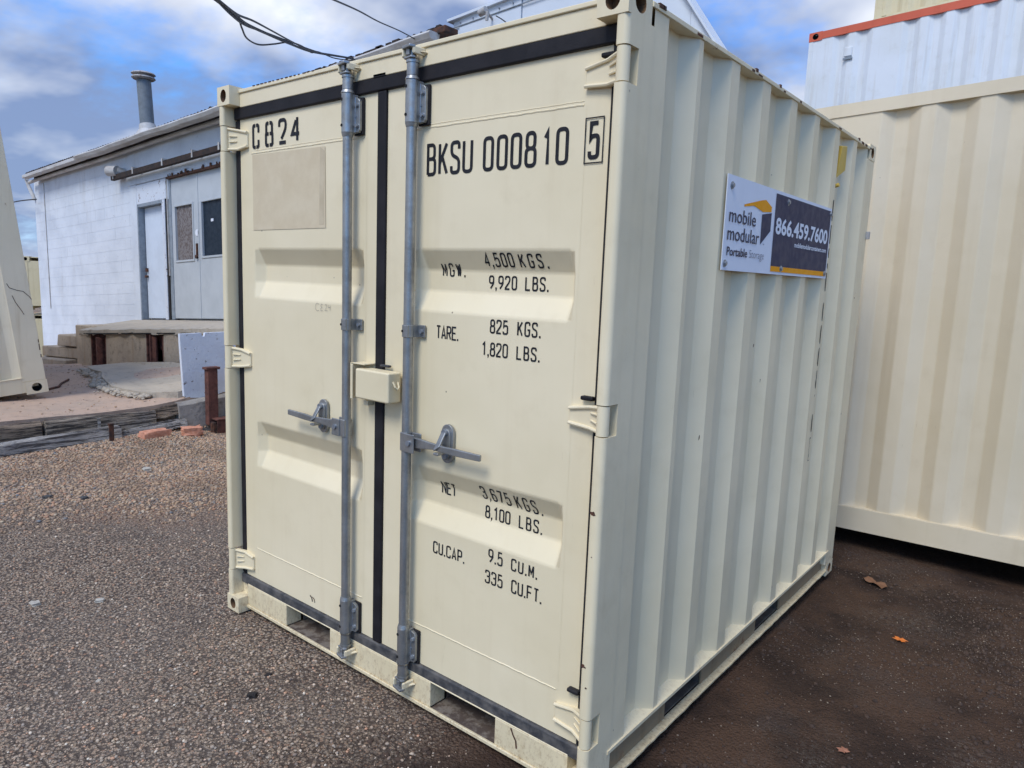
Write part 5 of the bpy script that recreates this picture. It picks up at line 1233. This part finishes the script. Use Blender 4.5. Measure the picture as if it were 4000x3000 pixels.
# white painted slab: ragged lower edge, notch in the top
mb = MB(); prof = [(1.672, 0.902), (1.885, 0.905)]
for a in range(7): th = math.pi * (1 - a / 6); prof.append((1.905 + 0.018 * math.cos(th), 0.902 - 0.035 * math.sin(th)))
prof += [(1.925, 0.905), (2.9, 0.915), (2.9, 0.42)]
for k in range(26): y = 2.9 - (2.9 - 1.72) * k / 25; prof.append((y, 0.275 + max(0, y - 1.95) * 0.16 + random.uniform(-.008, .008)))
prof += [(1.700, 0.30), (1.690, 0.5), (1.680, 0.7)]
mb.prism(prof, None, 'x', -3.835, -3.80)
thing('painted_slab', mb, 'painted_slab', 'white painted concrete slab standing on edge behind the rusty post', 'slab', bevel=0.004)
PR = root('rusty_post', (-3.62, 1.86, 0.0), 'rusty brown steel post with a cap, bolted to a low steel beam', 'post')
mb = MB(); mb.box((-3.665, 1.835, 0.03), (-3.60, 1.842, 0.570)); mb.box((-3.665, 1.923, 0.03), (-3.60, 1.93, 0.570)); mb.box((-3.600, 1.835, 0.03), (-3.592, 1.93, 0.570))
link('post', mb, 'rusty_steel', PR, bevel=0.002)
link('cap_plate', MB().box((-3.67, 1.815, 0.570), (-3.585, 1.955, 0.592)), 'rusty_steel', PR, bevel=0.004)
mb = MB(); mb.box((-3.60, 1.86, -0.07), (-3.49, 2.9, -0.055)); mb.box((-3.60, 1.86, 0.085), (-3.49, 2.9, 0.10)); mb.box((-3.505, 1.865, -0.055), (-3.495, 2.9, 0.085))
link('base_beam', mb, 'rusty_steel', PR, bevel=0.003)
link('end_bracket', MB().box((-3.56, 1.83, -0.05), (-3.50, 1.857, 0.07)).box((-3.55, 1.822, 0.03), (-3.51, 1.83, 0.06)), 'rusty_dark', PR)
# bricks
def rock(c, sx, sy, sz, rot, seed, n=2, j=0.12):
    r_ = random.Random(seed); bm = bmesh.new(); bmesh.ops.create_cube(bm, size=1.0); bmesh.ops.subdivide_edges(bm, edges=bm.edges[:], cuts=n, use_grid_fill=True)
    for v in bm.verts:
        q = v.co.copy(); ln = q.length; q = q * (0.5 / max(abs(q.x), abs(q.y), abs(q.z))) * (0.80 + 0.20 * (0.6 / max(ln, .3))); v.co = q * (1 + r_.uniform(-j, j))
    M = Matrix.Rotation(rot, 3, 'Z'); mb = MB(); bm.verts.index_update()
    mb.add([Vector(c) + M @ Vector((v.co.x * sx, v.co.y * sy, v.co.z * sz)) + Vector((0, 0, sz / 2)) for v in bm.verts], [[v.index for v in f.verts] for f in bm.faces]); bm.free(); return mb
thing('broken_brick', rock((-3.41, 1.235, 0.012), 0.11, 0.235, 0.085, 0.1, 3, j=.15, n=3), 'brick_salmon', 'larger left one of the two broken salmon bricks on the gravel', 'brick', 'broken bricks on the gravel', smooth=True)
thing('broken_brick', rock((-3.38, 1.555, 0.012), 0.13, 0.17, 0.075, -0.2, 5, j=.17, n=3), 'brick_salmon', 'smaller right one of the two broken salmon bricks, nearest the rusty post', 'brick', 'broken bricks on the gravel', smooth=True)
# stray stones
for i, (x, y, s_, m_, lb) in enumerate(((-0.68, -0.555, 0.034, 'stone_white', 'pale stone lying alone on the asphalt at far left'), (-0.50, -0.350, 0.030, 'stone_white', 'pale flat stone on the asphalt, right of the other pale one'),
      (0.18, -0.62, 0.014, 'stone_white', 'tiny white stone chip low on the asphalt'), (-2.55, 0.78, 0.05, 'stone_white', 'pale rounded stone in the gravel below the timber'), (-2.28, 0.02, 0.04, 'stone_blue', 'dark blue grey stone in the gravel near the left border'),
      (-2.12, 0.18, 0.042, 'stone_blue', 'flat dark stone in the gravel, second from the left border'), (-1.75, 1.0, 0.032, 'stone_blue', 'small blue grey stone where gravel meets asphalt'), (0.70, -0.30, 0.026, 'dark_clod', 'small black clod on the asphalt in front of the doors'), (0.62, -0.18, 0.018, 'dark_clod', 'tiny black clod beside the larger black clod'))):
    thing('stone', rock((x, y, gz(x, y) - 0.004), s_ * 1.2, s_, s_ * 0.5, i, 10 + i, 2, .2), m_, lb, 'stone')
# dry leaves
def leaf(x, y, s_, rot, mat, label, lobes=1):
    mb = MB(); c, n_ = (0, 0), 18; out_ = []
    for k in range(n_):
        a = 2 * math.pi * k / n_; r_ = 1.0 if lobes == 1 else (1.0 if k % 3 == 0 else 0.5); out_.append((r_ * math.cos(a), r_ * math.sin(a) * (0.42 if lobes == 1 else 0.8)))
    M = Matrix.Rotation(rot, 2); vs = [(x, y, gz(x, y) + 0.010)]
    for k, p in enumerate(out_): q = M @ Vector(p) * s_; vs.append((x + q.x, y + q.y, gz(x, y) + 0.006 + 0.25 * s_ * abs(math.sin(k * 0.9)) ))
    mb.add(vs, [[0, 1 + k, 1 + (k + 1) % n_] for k in range(n_)]); return thing('fallen_leaf', mb, mat, label, 'leaf', 'dry leaves on the damp soil')
leaf(2.155, 2.52, 0.075, 2.7, 'leaf_brown', 'largest leaf, curled brown, on the dark soil behind the container corner')
leaf(2.40, 1.885, 0.036, 0.4, 'leaf_orange', 'bright orange dry leaf on the dark soil', 5)
leaf(2.425, 0.86, 0.026, 1.1, 'leaf_pink', 'small pinkish brown leaf on the dark soil low in the picture', 5)
# ------------------------------------------------------------------ overhead cables
def cable(name, pts, r, label, group=None):
    P = [Vector(p) for p in pts]; out_ = []
    for i in range(len(P) - 1):
        p0, p1, p2, p3 = P[max(i - 1, 0)], P[i], P[i + 1], P[min(i + 2, len(P) - 1)]
        for k in range(10):
            t_ = k / 10; out_.append(0.5 * ((2 * p1) + (p2 - p0) * t_ + (2 * p0 - 5 * p1 + 4 * p2 - p3) * t_ ** 2 + (3 * p1 - p0 - 3 * p2 + p3) * t_ ** 3))
    out_.append(P[-1]); return thing(name, MB().tube(out_, r, 6), 'wire_black', label, 'cable', group, smooth=True)
def pix(x, y, D):
    d = xr * ((x - 2000) / 2803.8) - yr * ((y - 1500) / 2803.8) - zr; return CP + d * (D / math.hypot(d.x, d.y))
G = 'slack black service cables'
B1 = [(838, -6, 3.5), (900, 42, 3.9), (960, 92, 4.4), (1050, 135, 5), (1130, 170, 5.7), (1210, 200, 6.6), (1290, 214, 7.4), (1400, 232, 8.6)]
cable('service_cable', [pix(*p) for p in B1], 0.009, 'thickest of the tangled black cables crossing the sky to the gutter', G)
B2 = [(846, -6, 3.5), (925, 55, 3.9), (990, 82, 4.4), (1065, 122, 5), (1150, 168, 5.7), (1230, 205, 6.6), (1330, 222, 7.5), (1400, 236, 8.6)]
cable('service_cable', [pix(*p) for p in B2], 0.006, 'upper thin black cable of the tangled bundle', G)
B3 = [(836, -6, 3.5), (890, 38, 3.9), (930, 72, 4.4), (945, 110, 4.6), (965, 150, 4.9), (1010, 174, 5.2), (1070, 172, 5.5), (1130, 165, 5.8), (1180, 180, 6.3), (1215, 205, 6.6), (1245, 203, 6.9), (1310, 228, 7.6), (1395, 238, 8.6)]
cable('service_cable', [pix(*p) for p in B3], 0.0055, 'lowest black cable of the bundle, hanging in a loose loop', G)
B4 = [(840, -6, 3.5), (905, 60, 3.9), (960, 100, 4.4), (1040, 128, 5), (1125, 160, 5.7), (1220, 196, 6.6), (1300, 218, 7.4), (1385, 230, 8.6)]
cable('service_cable', [pix(*p) for p in B4], 0.005, 'middle black cable twisted through the bundle', G)
cable('service_cable', [pix(*p) for p in ((1296, -4, 4), (1400, 42, 4.9), (1480, 85, 6), (1570, 125, 7), (1655, 172, 8.2))], 0.0055, 'single thin cable slanting down to the gutter, right of the bundle')
cable('service_cable', [pix(*p) for p in ((1938, 62, 7.2), (1960, 75, 7.0), (1982, 92, 6.6))], 0.006, 'short cable end hanging from the insulator on the metal building')
cable('service_cable', [pix(*p) for p in ((-20, 812, 24), (60, 788, 20), (142, 778, 16.9))], 0.012, 'far cable reaching the white building wall at left')

# ------------------------------------------------------------------ render settings
S.render.engine = 'CYCLES'
S.render.resolution_x = 1024; S.render.resolution_y = 768
S.cycles.max_bounces = 6
